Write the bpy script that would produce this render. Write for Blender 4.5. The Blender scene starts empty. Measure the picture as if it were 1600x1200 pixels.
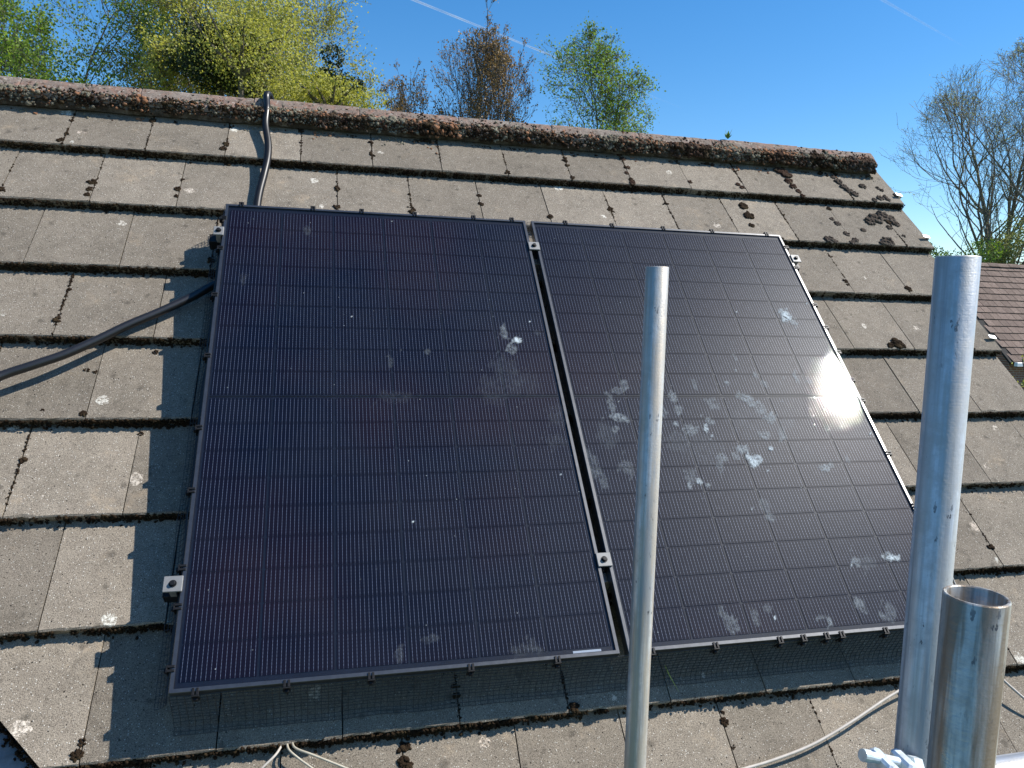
import bpy, math, random
import numpy as np
from mathutils import Matrix, Vector, noise
random.seed(7); np.random.seed(7)
RND = random.random
U = random.uniform
scene = bpy.context.scene
COL = scene.collection

# ------------------------------------------------------------------ frame of the roof slope
PITCH = math.radians(47)
CP, SP = math.cos(PITCH), math.sin(PITCH)
Z0 = 5.5                                   # height of the roof frame's origin above ground
MR = Matrix(((1, 0, 0, 0), (0, CP, -SP, 0), (0, SP, CP, Z0), (0, 0, 0, 1)))   # roof coords (u, v, w) -> world
# camera in roof coords: rows are right, down, forward
RC = np.array([[0.9709, -0.1397, 0.1947], [0.0024, -0.8066, -0.5911], [0.2397, 0.5743, -0.7828]])
CC = np.array([0.3587, -0.5404, 1.9705])
FPX = 1175.35

# ------------------------------------------------------------------ camera
cd = bpy.data.cameras.new('camera'); cam = bpy.data.objects.new('camera', cd); COL.objects.link(cam)
cd.sensor_width = 36; cd.lens = FPX / 1600 * 36; cd.clip_start = 0.02; cd.clip_end = 9000
r3 = Matrix((RC[0], -RC[1], -RC[2])).transposed()
cam.matrix_world = Matrix.Translation(MR @ Vector(CC)) @ (MR.to_3x3() @ r3).to_4x4()
scene.camera = cam
scene.cycles.max_bounces = 6; scene.cycles.transparent_max_bounces = 8

# ------------------------------------------------------------------ sun, sky, exposure
SUN = (MR.to_3x3() @ Vector((1.075, 0.80, 1.0))).normalized()
ld = bpy.data.lights.new('sun', 'SUN'); ld.energy = 5.0; ld.angle = math.radians(0.53); ld.color = (1.0, 0.955, 0.89)
sun = bpy.data.objects.new('sun', ld); COL.objects.link(sun)
sun.rotation_euler = SUN.to_track_quat('Z', 'Y').to_euler(); sun.location = (10, 0, 30)
w = bpy.data.worlds.new('World'); scene.world = w; w.use_nodes = True
nt = w.node_tree; bg = nt.nodes['Background']
sky = nt.nodes.new('ShaderNodeTexSky'); sky.sky_type = 'NISHITA'; sky.sun_disc = False
sky.sun_elevation = math.asin(SUN.z); sky.sun_rotation = math.atan2(SUN.x, SUN.y)
sky.altitude = 0; sky.air_density = 1.0; sky.dust_density = 0.15; sky.ozone_density = 3.5
hs = nt.nodes.new('ShaderNodeHueSaturation'); hs.inputs['Saturation'].default_value = 1.32
nt.links.new(sky.outputs[0], hs.inputs['Color']); nt.links.new(hs.outputs[0], bg.inputs['Color'])
bg.inputs['Strength'].default_value = 0.115
scene.view_settings.view_transform = 'Standard'; scene.view_settings.look = 'None'
scene.view_settings.exposure = 0.58; scene.view_settings.gamma = 1.0
scene.view_settings.use_curve_mapping = False

# ------------------------------------------------------------------ object helpers
WM = {}
def link(o, W, parent):
    COL.objects.link(o); WM[o.name] = W.copy()
    if parent is not None:
        o.parent = parent; o.matrix_basis = WM[parent.name].inverted() @ W
    else:
        o.matrix_basis = W
    return o
I4 = Matrix.Identity(4)
def obj(name, me, mat=None, parent=None, W=I4, **props):
    if mat is not None and not me.materials: me.materials.append(mat)
    o = bpy.data.objects.new(name, me); link(o, W, parent)
    for k, v in props.items(): o[k] = v
    return o
def empty(name, W, **props):
    o = bpy.data.objects.new(name, None); o.empty_display_size = .1; link(o, W, None)
    for k, v in props.items(): o[k] = v
    return o
def T(x, y, z): return Matrix.Translation((x, y, z))

class MB:
    """collects geometry for one mesh"""
    def __init__(s): s.v = []; s.f = []
    def add(s, vs, fs):
        b = len(s.v); s.v.extend([tuple(p) for p in vs]); s.f.extend([tuple(i + b for i in f) for f in fs]); return s
    def box(s, x0, x1, y0, y1, z0, z1, bev=0.0):
        if bev <= 0:
            vs = [(x, y, z) for z in (z0, z1) for y in (y0, y1) for x in (x0, x1)]
            return s.add(vs, [(0, 2, 3, 1), (4, 5, 7, 6), (0, 1, 5, 4), (1, 3, 7, 5), (3, 2, 6, 7), (2, 0, 4, 6)])
        b = bev
        prof = [(x0 + b, y0), (x1 - b, y0), (x1, y0 + b), (x1, y1 - b), (x1 - b, y1), (x0 + b, y1), (x0, y1 - b), (x0, y0 + b)]
        ins = [(x0 + 2 * b, y0 + b), (x1 - 2 * b, y0 + b), (x1 - b, y0 + 2 * b), (x1 - b, y1 - 2 * b), (x1 - 2 * b, y1 - b), (x0 + 2 * b, y1 - b), (x0 + b, y1 - 2 * b), (x0 + b, y0 + 2 * b)]
        vs = [(x, y, z0) for x, y in prof] + [(x, y, z1 - b) for x, y in prof] + [(x, y, z1) for x, y in ins]
        fs = [tuple(range(7, -1, -1))]
        for r in (0, 8):
            for i in range(8): j = (i + 1) % 8; fs.append((r + i, r + j, r + 8 + j, r + 8 + i))
        fs.append(tuple(range(16, 24)))
        return s.add(vs, fs)
    def tube(s, pts, rad, n=8, caps=True, rads=None):
        pts = [Vector(p) for p in pts]; m = len(pts)
        t0 = (pts[1] - pts[0]).normalized()
        a = t0.orthogonal().normalized(); vs = []
        for i, p in enumerate(pts):
            t = (pts[min(i + 1, m - 1)] - pts[max(i - 1, 0)]).normalized()
            a = (a - t * a.dot(t)).normalized(); b = t.cross(a)
            r = rads[i] if rads else rad
            for k in range(n):
                an = 2 * math.pi * k / n; vs.append(p + (a * math.cos(an) + b * math.sin(an)) * r)
        fs = [(i * n + k, i * n + (k + 1) % n, (i + 1) * n + (k + 1) % n, (i + 1) * n + k) for i in range(m - 1) for k in range(n)]
        if caps: fs += [tuple(range(n - 1, -1, -1)), tuple((m - 1) * n + k for k in range(n))]
        return s.add(vs, fs)
    def mesh(s, name, smooth=False):
        me = bpy.data.meshes.new(name); me.from_pydata(s.v, [], s.f); me.update()
        if smooth: me.shade_smooth()
        return me
    def obj(s, name, mat, parent=None, W=I4, smooth=False, **props):
        return obj(name, s.mesh(name, smooth), mat, parent, W, **props)

def smooth_path(pts, n=10):
    """Catmull-Rom through pts"""
    P = [Vector(p) for p in pts]; P = [P[0] * 2 - P[1]] + P + [P[-1] * 2 - P[-2]]; out = []
    for i in range(1, len(P) - 2):
        for k in range(n):
            t = k / n; a, b, c, d = P[i - 1:i + 3]
            out.append(.5 * ((2 * b) + (c - a) * t + (2 * a - 5 * b + 4 * c - d) * t * t + (3 * b - a - 3 * c + d) * t ** 3))
    out.append(P[-2]); return out
def ray(px, py):
    d = np.array([(px - 800) / FPX, (py - 600) / FPX, 1.0]) @ RC
    return d
def on_roof(px, py, wv):
    """point of the plane w = wv of the roof frame seen at that spot"""
    d = ray(px, py); t = (wv - CC[2]) / d[2]; return Vector(CC + t * d)
def at_depth(px, py, dep):
    return MR @ Vector(CC + ray(px, py) * dep)

# ------------------------------------------------------------------ material helpers
def mat(name):
    m = bpy.data.materials.new(name); m.use_nodes = True; n = m.node_tree; n.nodes.clear()
    out = n.nodes.new('ShaderNodeOutputMaterial'); b = n.nodes.new('ShaderNodeBsdfPrincipled')
    n.links.new(b.outputs[0], out.inputs[0]); return m, n, b, out
def N(n, typ, **kw):
    nd = n.nodes.new('ShaderNode' + typ)
    for k, v in kw.items():
        if k.startswith('i_'):
            key = k[2:]; key = int(key) if key.isdigit() else key.replace('_', ' ')
            nd.inputs[key].default_value = v
        else: setattr(nd, k, v)
    return nd
def L(n, a, b): n.links.new(a, b)
def mathn(n, op, a, b=None, c=None, clamp=False):
    m = N(n, 'Math', operation=op); m.use_clamp = clamp
    for i, x in enumerate((a, b, c)):
        if x is None: continue
        if hasattr(x, 'links') or hasattr(x, 'is_linked'): L(n, x, m.inputs[i])
        else: m.inputs[i].default_value = x
    return m.outputs[0]
def ramp(n, fac, stops, interp='LINEAR'):
    r = N(n, 'ValToRGB'); r.color_ramp.interpolation = interp; e = r.color_ramp.elements
    while len(e) < len(stops): e.new(.5)
    for i, (p, c) in enumerate(stops):
        e[i].position = p; e[i].color = (c, c, c, 1) if isinstance(c, (int, float)) else (*c, 1)
    L(n, fac, r.inputs[0]); return r.outputs[0]
def noi(n, vec, scale, detail=4, rough=.55, dist=0.0):
    t = N(n, 'TexNoise', i_Scale=scale, i_Detail=detail, i_Roughness=rough, i_Distortion=dist); L(n, vec, t.inputs['Vector']); return t.outputs[0]
def mixc(n, fac, a, b, blend='MIX'):
    m = N(n, 'Mix', data_type='RGBA', blend_type=blend)
    for s, x in ((m.inputs[0], fac), (m.inputs[6], a), (m.inputs[7], b)):
        if hasattr(x, 'is_linked'): L(n, x, s)
        elif isinstance(x, (int, float)): s.default_value = x
        else: s.default_value = (*x, 1)
    return m.outputs[2]
def bump(n, b, h, strength, dist=.002, prev=None):
    bp = N(n, 'Bump', i_Strength=strength, i_Distance=dist); L(n, h, bp.inputs['Height'])
    if prev is not None: L(n, prev, bp.inputs['Normal'])
    if b is not None: L(n, bp.outputs[0], b.inputs['Normal'])
    return bp.outputs[0]
def coords(n, rand=0.0, kind='Object'):
    tc = N(n, 'TexCoord')
    if not rand: return tc.outputs[kind]
    oi = N(n, 'ObjectInfo'); va = N(n, 'VectorMath', operation='MULTIPLY_ADD')
    cx = N(n, 'CombineXYZ')
    L(n, oi.outputs['Random'], cx.inputs[0]); L(n, mathn(n, 'MULTIPLY', oi.outputs['Random'], 7.3), cx.inputs[1]); L(n, mathn(n, 'MULTIPLY', oi.outputs['Random'], 3.1), cx.inputs[2])
    L(n, cx.outputs[0], va.inputs[0]); va.inputs[1].default_value = (rand, rand, rand); L(n, tc.outputs[kind], va.inputs[2])
    return va.outputs[0]
def simple(name, col, rough=.6, metal=0.0, var=.15, nscale=20, bstr=0.0, spec=.5):
    m, n, b, o = mat(name); c = coords(n); f = noi(n, c, nscale)
    lo = tuple(x * (1 - var) for x in col); hi = tuple(min(1, x * (1 + var)) for x in col)
    L(n, ramp(n, f, [(.3, lo), (.7, hi)]), b.inputs['Base Color'])
    b.inputs['Roughness'].default_value = rough; b.inputs['Metallic'].default_value = metal; b.inputs['Specular IOR Level'].default_value = .35; b.inputs['Specular IOR Level'].default_value = spec
    if bstr: bump(n, b, f, bstr)
    return m

# ---- concrete roof tile
def tile_material(name, base, dark, light, lich=1.0):
    m, n, b, o = mat(name); c = coords(n, 40.0); oi = N(n, 'ObjectInfo')
    big = noi(n, c, 5, 5, .6); mid = noi(n, c, 28, 6, .7)
    col = ramp(n, big, [(.3, dark), (.7, base)])
    col = mixc(n, ramp(n, mid, [(.35, 0), (.75, .65)]), col, light)
    # grain: sand and small pale and dark stones
    fine = noi(n, c, 420, 2, .7)
    col = mixc(n, ramp(n, fine, [(.33, .95), (.52, 0)]), col, tuple(x * .22 for x in dark))
    col = mixc(n, ramp(n, noi(n, c, 310, 2, .7), [(.56, 0), (.68, .55)]), col, tuple(min(1, x * 1.9) for x in base))
    vo = N(n, 'TexVoronoi', i_Scale=190.0, feature='F1'); L(n, c, vo.inputs['Vector'])
    sp = N(n, 'SeparateColor'); L(n, vo.outputs['Color'], sp.inputs[0])
    peb = mathn(n, 'MULTIPLY', ramp(n, vo.outputs['Distance'], [(.18, 1), (.34, 0)]), ramp(n, sp.outputs[0], [(.80, 0), (.86, 1)]))
    col = mixc(n, mathn(n, 'MULTIPLY', peb, .75), col, (.62, .59, .52))
    pit_v = N(n, 'TexVoronoi', i_Scale=75.0, feature='F1'); L(n, c, pit_v.inputs['Vector'])
    sp2 = N(n, 'SeparateColor'); L(n, pit_v.outputs['Color'], sp2.inputs[0])
    pit = mathn(n, 'MULTIPLY', ramp(n, pit_v.outputs['Distance'], [(.10, 1), (.18, 0)]), ramp(n, sp2.outputs[1], [(.80, 0), (.84, 1)]))
    col = mixc(n, pit, col, (.02, .018, .015))
    warm = mathn(n, 'MULTIPLY', ramp(n, noi(n, c, 6.5, 6, .7), [(.58, 0), (.72, 1)]), ramp(n, noi(n, c, 60, 5, .7), [(.40, 0), (.62, .55 * lich)]))
    col = mixc(n, warm, col, (.42, .32, .21))
    # dark algae spots
    va = N(n, 'TexVoronoi', i_Scale=22.0, feature='F1', i_Randomness=1.0); wv = N(n, 'VectorMath', operation='MULTIPLY_ADD')
    wn = N(n, 'TexNoise', i_Scale=30.0, i_Detail=4.0); L(n, c, wn.inputs['Vector'])
    L(n, wn.outputs['Color'], wv.inputs[0]); wv.inputs[1].default_value = (.03, .03, .03); L(n, c, wv.inputs[2]); L(n, wv.outputs[0], va.inputs['Vector'])
    sp3 = N(n, 'SeparateColor'); L(n, va.outputs['Color'], sp3.inputs[0])
    sd = mathn(n, 'MULTIPLY', ramp(n, va.outputs['Distance'], [(.12, 1), (.30, 0)]), ramp(n, sp3.outputs[0], [(.72, 0), (.80, .6)]))
    col = mixc(n, sd, col, tuple(x * .45 for x in dark))
    # pale crusty lichen: a few rosettes per tile, ragged
    vl = N(n, 'TexVoronoi', i_Scale=7.5, feature='F1'); wv2 = N(n, 'VectorMath', operation='MULTIPLY_ADD')
    wn2 = N(n, 'TexNoise', i_Scale=55.0, i_Detail=5.0, i_Roughness=.7); L(n, c, wn2.inputs['Vector'])
    L(n, wn2.outputs['Color'], wv2.inputs[0]); wv2.inputs[1].default_value = (.045, .045, .045); L(n, c, wv2.inputs[2]); L(n, wv2.outputs[0], vl.inputs['Vector'])
    sp4 = N(n, 'SeparateColor'); L(n, vl.outputs['Color'], sp4.inputs[0])
    rad = mathn(n, 'MULTIPLY', sp4.outputs[1], .16)
    inside = mathn(n, 'GREATER_THAN', mathn(n, 'ADD', rad, .02), vl.outputs['Distance'])
    keep = ramp(n, sp4.outputs[0], [(.44, 0), (.46, 1)], 'CONSTANT')
    ragged = ramp(n, noi(n, c, 120, 5, .75), [(.42, 0), (.56, 1)])
    lf = mathn(n, 'MULTIPLY', mathn(n, 'MULTIPLY', inside, keep), mathn(n, 'MULTIPLY', ragged, .95 * lich))
    col = mixc(n, lf, col, mixc(n, sp4.outputs[2], (.62, .60, .52), (.60, .50, .40)))
    # per-tile tone
    hv = N(n, 'HueSaturation'); L(n, col, hv.inputs['Color']); L(n, ramp(n, oi.outputs['Random'], [(0, .80), (1, 1.16)]), hv.inputs['Value'])
    L(n, hv.outputs[0], b.inputs['Base Color'])
    b.inputs['Roughness'].default_value = .92; b.inputs['Specular IOR Level'].default_value = .25
    h = mathn(n, 'ADD', fine, mathn(n, 'MULTIPLY', mid, 1.2)); h = mathn(n, 'ADD', h, mathn(n, 'MULTIPLY', peb, .6)); h = mathn(n, 'SUBTRACT', h, mathn(n, 'MULTIPLY', pit, 3.0))
    h = mathn(n, 'ADD', h, mathn(n, 'MULTIPLY', lf, .5))
    bump(n, b, h, .75, .0016)
    return m
M_tile = tile_material('concrete_tile', (.243, .205, .160), (.155, .131, .101), (.312, .270, .210))
M_ntile = tile_material('brown_concrete_tile', (.175, .125, .10), (.125, .09, .072), (.235, .175, .145), .4)

# ---- ridge tile: weathered terracotta
def ridge_material():
    m, n, b, o = mat('weathered_terracotta'); c = coords(n, 40.0)
    a = noi(n, c, 9, 6, .65); d = noi(n, c, 40, 6, .7); g = noi(n, c, 300, 3, .7)
    col = ramp(n, a, [(.30, (.36, .14, .085)), (.42, (.27, .165, .125)), (.56, (.235, .185, .15)), (.75, (.31, .26, .215))])
    col = mixc(n, ramp(n, d, [(.44, 0), (.58, .8)]), col, (.175, .145, .12))
    col = mixc(n, ramp(n, noi(n, c, 70, 5, .7), [(.56, 0), (.66, .8)]), col, (.44, .41, .35))
    col = mixc(n, ramp(n, noi(n, c, 33, 5, .7), [(.54, 0), (.64, .9)]), col, (.05, .033, .024))
    L(n, col, b.inputs['Base Color']); b.inputs['Roughness'].default_value = .93; b.inputs['Specular IOR Level'].default_value = .2
    bump(n, b, mathn(n, 'ADD', mathn(n, 'MULTIPLY', d, 1.5), g), .9, .003); return m
M_ridge = ridge_material()
def mortar_material():
    m, n, b, o = mat('old_mortar'); c = coords(n)
    a = noi(n, c, 14, 6, .7); d = noi(n, c, 90, 5, .7)
    col = ramp(n, a, [(.42, (.05, .04, .03)), (.56, (.13, .115, .095)), (.74, (.34, .315, .27))])
    col = mixc(n, ramp(n, d, [(.5, 0), (.65, .8)]), col, (.07, .05, .035))
    L(n, col, b.inputs['Base Color']); b.inputs['Roughness'].default_value = .95
    bump(n, b, mathn(n, 'ADD', a, d), 1.0, .006); return m
M_mortar = mortar_material()
def moss_material(name, c0, c1, c2):
    m, n, b, o = mat(name); c = coords(n, 0)
    a = noi(n, c, 22, 4, .6); d = noi(n, c, 500, 3, .8)
    col = ramp(n, a, [(.3, c0), (.5, c1), (.72, c2)])
    col = mixc(n, ramp(n, d, [(.35, .7), (.6, 0)]), col, tuple(x * .3 for x in c0))
    L(n, col, b.inputs['Base Color']); b.inputs['Roughness'].default_value = .97; b.inputs['Specular IOR Level'].default_value = .1
    bump(n, b, mathn(n, 'ADD', d, noi(n, c, 160, 3, .7)), 1.0, .004); return m
M_moss = moss_material('dry_moss', (.026, .016, .010), (.048, .031, .018), (.080, .058, .030))
M_mossr = moss_material('red_brown_moss', (.050, .026, .018), (.085, .050, .034), (.125, .10, .065))
M_mossg = moss_material('grey_moss_cushion', (.075, .056, .045), (.125, .10, .08), (.19, .16, .13))
M_felt = simple('roof_underlay', (.02, .018, .016), .95, var=.3)

# ---- lead
def lead_material():
    m, n, b, o = mat('weathered_lead'); c = coords(n)
    a = noi(n, c, 6, 6, .65); d = noi(n, c, 45, 5, .7)
    L(n, mixc(n, ramp(n, d, [(.4, 0), (.7, .6)]), ramp(n, a, [(.3, (.20, .205, .21)), (.7, (.34, .345, .35))]), (.12, .12, .12)), b.inputs['Base Color'])
    b.inputs['Roughness'].default_value = .6; b.inputs['Metallic'].default_value = .05; bump(n, b, mathn(n, 'ADD', a, mathn(n, 'MULTIPLY', d, .3)), .6, .01); return m
M_lead = lead_material()

# ---- galvanised scaffold tube
def galv_material(name, base, stain, stain_amt, rough=.42, metal=.4):
    m, n, b, o = mat(name); c = coords(n)
    st = N(n, 'Mapping', vector_type='POINT'); st.inputs['Scale'].default_value = (60, 60, 1.6); L(n, c, st.inputs[0])
    s1 = noi(n, st.outputs[0], 1.0, 5, .6); s2 = noi(n, c, 35, 5, .7); s3 = noi(n, c, 260, 3, .6)
    br = N(n, 'Mapping', vector_type='POINT'); br.inputs['Scale'].default_value = (8, 8, 420); L(n, c, br.inputs[0]); s4 = noi(n, br.outputs[0], 1.0, 3, .6)
    col = ramp(n, s1, [(.40, tuple(x * .58 for x in base)), (.50, base), (.60, tuple(min(1, x * 1.2) for x in base))])
    col = mixc(n, ramp(n, s2, [(.45, 0), (.62, .5)]), col, tuple(x * .6 for x in base))
    big = N(n, 'Mapping', vector_type='POINT'); big.inputs['Scale'].default_value = (42, 42, 3.2); L(n, c, big.inputs[0])
    sf = ramp(n, noi(n, big.outputs[0], 1.0, 4, .6), [(.46, 0), (.56, stain_amt)])
    col = mixc(n, sf, col, stain)
    # small scuffs and black nicks
    nk = N(n, 'Mapping', vector_type='POINT'); nk.inputs['Scale'].default_value = (110, 110, 45); L(n, c, nk.inputs[0])
    ns = mathn(n, 'MULTIPLY', ramp(n, noi(n, nk.outputs[0], 1.0, 3, .7), [(.64, 0), (.68, .9)]), ramp(n, noi(n, c, 9, 3, .6), [(.48, 0), (.6, 1)]))
    col = mixc(n, ns, col, (.05, .05, .055))
    L(n, col, b.inputs['Base Color']); b.inputs['Metallic'].default_value = metal; b.inputs['Specular IOR Level'].default_value = .35
    L(n, ramp(n, s2, [(.3, rough - .08), (.7, rough + .12)]), b.inputs['Roughness'])
    bump(n, b, mathn(n, 'ADD', mathn(n, 'MULTIPLY', s4, .5), mathn(n, 'ADD', s3, s2)), .35, .0008); return m
M_galv = galv_material('galvanised_tube', (.54, .53, .50), (.42, .35, .26), .6, .42, .42)
M_galv2 = galv_material('galvanised_tube_bluish', (.52, .535, .545), (.40, .38, .34), .6, .42, .42)
M_galv3 = galv_material('stained_galvanised_tube', (.47, .44, .385), (.19, .135, .085), .85, .34, .50)  # brown stains, with dark vertical band reflections painted into the same streaks
M_cast = simple('galvanised_casting', (.62, .68, .70), .45, .6, .25, 60, .4)

# ---- panel materials
M_frame = simple('black_anodised_frame', (.12, .122, .125), .34, .85, .12, 60)
M_back = simple('dark_backsheet', (.012, .014, .026), .45, 0, .2, 30)
M_plate = simple('grey_clamp_plate', (.20, .20, .195), .55, .2, .1, 90)
M_black = simple('black_plastic', (.006, .006, .0065), .5, 0, .2, 60, spec=.3)
M_rail = simple('black_rail', (.012, .012, .014), .45, .5, .2, 40)
M_wire = simple('coated_wire', (.030, .029, .028), .5, .2, .2, 40)
M_silver = simple('bright_clip', (.7, .7, .68), .35, .8, .1, 60)
M_conduit = simple('corrugated_black_plastic', (.012, .012, .013), .36, 0, .2, 60, spec=.6)
M_cable = simple('grey_cable_sheath', (.44, .40, .35), .55, 0, .12, 50)
M_cable2 = simple('pale_wire_sheath', (.36, .33, .26), .5, 0, .15, 50)
def cell_material():
    m, n, b, o = mat('solar_cell'); tc = N(n, 'TexCoord'); sx = N(n, 'SeparateXYZ'); L(n, tc.outputs['Object'], sx.inputs[0])
    oi = N(n, 'ObjectInfo')
    x = mathn(n, 'MULTIPLY', sx.outputs[0], 16 / .1775)
    fx = mathn(n, 'ABSOLUTE', mathn(n, 'SUBTRACT', mathn(n, 'FRACT', x), .5))           # 0 on the wire
    wire = mathn(n, 'SUBTRACT', 1.0, mathn(n, 'SMOOTH_MIN', 1.0, mathn(n, 'MULTIPLY', fx, 1 / .050), .0), clamp=True)
    wire = ramp(n, wire, [(.02, 0), (.3, 1)])
    y = mathn(n, 'MULTIPLY', sx.outputs[1], 10 / .091)
    fy = mathn(n, 'ABSOLUTE', mathn(n, 'SUBTRACT', mathn(n, 'FRACT', y), .5))
    dash = ramp(n, fy, [(.14, .5), (.30, 1)])
    wob = noi(n, tc.outputs['Object'], 30, 2)
    endm = ramp(n, mathn(n, 'ABSOLUTE', mathn(n, 'SUBTRACT', sx.outputs[1], .045)), [(.0425, 1), (.0440, 0)])
    wire = mathn(n, 'MULTIPLY', wire, endm)
    wf = mathn(n, 'MULTIPLY', wire, mathn(n, 'MULTIPLY', dash, ramp(n, wob, [(.3, .7), (.7, 1)])))
    # cell body: blue black, varying per cell; slow purple-red sheen painted into the colour
    base = mixc(n, ramp(n, oi.outputs['Random'], [(0, 0), (1, 1)]), (.0030, .0042, .017), (.0060, .0055, .016))
    geo = N(n, 'NewGeometry'); base = mixc(n, ramp(n, noi(n, geo.outputs['Position'], 1.7, 2), [(.42, 0), (.62, .8)]), base, (.020, .006, .014))
    L(n, mixc(n, wf, base, (.40, .42, .50)), b.inputs['Base Color'])
    L(n, mathn(n, 'MULTIPLY', wf, .35), b.inputs['Metallic'])
    b.inputs['Roughness'].default_value = .42; b.inputs['Specular IOR Level'].default_value = .25
    return m
M_cell = cell_material()
def glass_material():
    m = bpy.data.materials.new('textured_solar_glass'); m.use_nodes = True; n = m.node_tree; n.nodes.clear()
    out = N(n, 'OutputMaterial'); tr = N(n, 'BsdfTransparent'); tr.inputs[0].default_value = (.97, .98, .98, 1)
    gl = N(n, 'BsdfGlossy', i_Roughness=.026); gl.distribution = 'BECKMANN'; gl.inputs[0].default_value = (1, .97, .94, 1)
    fr = N(n, 'Fresnel', i_IOR=1.25)
    tc = N(n, 'TexCoord'); c = tc.outputs['Object']
    sp = noi(n, c, 260, 3, .8); bp = bump(n, None, sp, .17, .0008)
    L(n, bp, gl.inputs['Normal'])
    mx = N(n, 'MixShader'); L(n, mathn(n, 'MULTIPLY', fr.outputs[0], .7), mx.inputs[0]); L(n, tr.outputs[0], mx.inputs[1]); L(n, gl.outputs[0], mx.inputs[2])
    df = N(n, 'BsdfDiffuse'); df.inputs[0].default_value = (.50, .56, .58, 1)
    at = N(n, 'Attribute', attribute_name='dirt')
    grain = ramp(n, noi(n, c, 60, 8, .8, 1.2), [(.40, .04), (.68, 1)])
    film = mathn(n, 'MULTIPLY', ramp(n, noi(n, c, 3.5, 4, .6), [(.40, 0), (.75, 1)]), .007)
    speck = N(n, 'TexVoronoi', i_Scale=60.0); L(n, c, speck.inputs['Vector']); sc = N(n, 'SeparateColor'); L(n, speck.outputs['Color'], sc.inputs[0])
    spk = mathn(n, 'MULTIPLY', ramp(n, speck.outputs['Distance'], [(.05, .6), (.10, 0)]), ramp(n, sc.outputs[0], [(.955, 0), (.96, 1)], 'CONSTANT'))
    f = mathn(n, 'ADD', mathn(n, 'ADD', mathn(n, 'MULTIPLY', mathn(n, 'MULTIPLY', at.outputs['Fac'], 1.8), grain), film), spk, clamp=True)
    m2 = N(n, 'MixShader'); L(n, f, m2.inputs[0]); L(n, mx.outputs[0], m2.inputs[1]); L(n, df.outputs[0], m2.inputs[2])
    L(n, m2.outputs[0], out.inputs[0]); return m
M_glass = glass_material()

# ---- walls and grounds
def brick_material():
    m, n, b, o = mat('brickwork'); c = coords(n)
    mp = N(n, 'Mapping'); mp.inputs['Rotation'].default_value = (math.pi / 2, 0, 0); L(n, c, mp.inputs[0])
    br = N(n, 'TexBrick', i_Scale=1.0); br.inputs['Brick Width'].default_value = .225; br.inputs['Row Height'].default_value = .075; br.inputs['Mortar Size'].default_value = .006
    br.inputs[1].default_value = (.30, .13, .08, 1); br.inputs[2].default_value = (.22, .10, .07, 1); br.inputs[3].default_value = (.4, .37, .32, 1)
    L(n, mp.outputs[0], br.inputs[0]); L(n, br.outputs[0], b.inputs['Base Color']); b.inputs['Roughness'].default_value = .9
    bump(n, b, br.outputs[1], -.5, .01); return m
M_brick = brick_material()
M_white = simple('white_upvc', (.78, .79, .80), .35, 0, .04, 20)
M_wglass = simple('window_glass', (.04, .05, .06), .06, 0, .1, 4)
def ground_material():
    m, n, b, o = mat('lawn'); c = coords(n); a = noi(n, c, .25, 6, .6); d = noi(n, c, 8, 6, .7)
    L(n, mixc(n, ramp(n, d, [(.35, 0), (.7, .6)]), ramp(n, a, [(.35, (.055, .085, .025)), (.65, (.085, .11, .035))]), (.04, .06, .02)), b.inputs['Base Color'])
    b.inputs['Roughness'].default_value = .95; bump(n, b, d, .8, .05); return m
M_lawn = ground_material()
def bark_material(name, a0, a1):
    m, n, b, o = mat(name); c = coords(n)
    mp = N(n, 'Mapping'); mp.inputs['Scale'].default_value = (1, 1, .25); L(n, c, mp.inputs[0])
    a = noi(n, mp.outputs[0], 14, 5, .7); L(n, ramp(n, a, [(.3, a0), (.7, a1)]), b.inputs['Base Color']); b.inputs['Roughness'].default_value = .9
    bump(n, b, a, .6, .02); return m
M_bark = bark_material('bark', (.07, .06, .045), (.17, .145, .11))
M_barkpale = bark_material('pale_bark', (.10, .085, .06), (.22, .19, .14))
def leaf_material(name, dark, light, trans=.35):
    m = bpy.data.materials.new(name); m.use_nodes = True; n = m.node_tree; n.nodes.clear(); out = N(n, 'OutputMaterial')
    at = N(n, 'Attribute', attribute_name='tone'); col = ramp(n, at.outputs['Fac'], [(0, dark), (1, light)])
    df = N(n, 'BsdfPrincipled', i_Roughness=.55); df.inputs['Specular IOR Level'].default_value = .35; L(n, col, df.inputs['Base Color'])
    tl = N(n, 'BsdfTranslucent'); hv = N(n, 'HueSaturation', i_Value=1.35, i_Saturation=1.1); L(n, col, hv.inputs['Color']); L(n, hv.outputs[0], tl.inputs[0])
    mx = N(n, 'MixShader', i_0=trans); mx.inputs[0].default_value = trans; L(n, df.outputs[0], mx.inputs[1]); L(n, tl.outputs[0], mx.inputs[2]); L(n, mx.outputs[0], out.inputs[0]); return m

#@@GEOM
# ================================================================== GROUND
me = bpy.data.meshes.new('ground'); S = 4000
me.from_pydata([(-S, -S, 0), (S, -S, 0), (S, S, 0), (-S, S, 0)], [], [(0, 1, 2, 3)])
obj('ground', me, M_lawn, kind='structure')

# ================================================================== HOUSE AND ITS TILED ROOF
H = .13; G = .3246; TW = .3012; TT = .034; V0 = 2.163; U0 = -.653; VERGE = 3.268; VP = 2.486
NROW = 9
house = empty('house', T(.5, 2, 0), label='house with a weathered grey concrete tiled roof, mossy ridge and solar panels on its slope', category='house')
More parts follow.
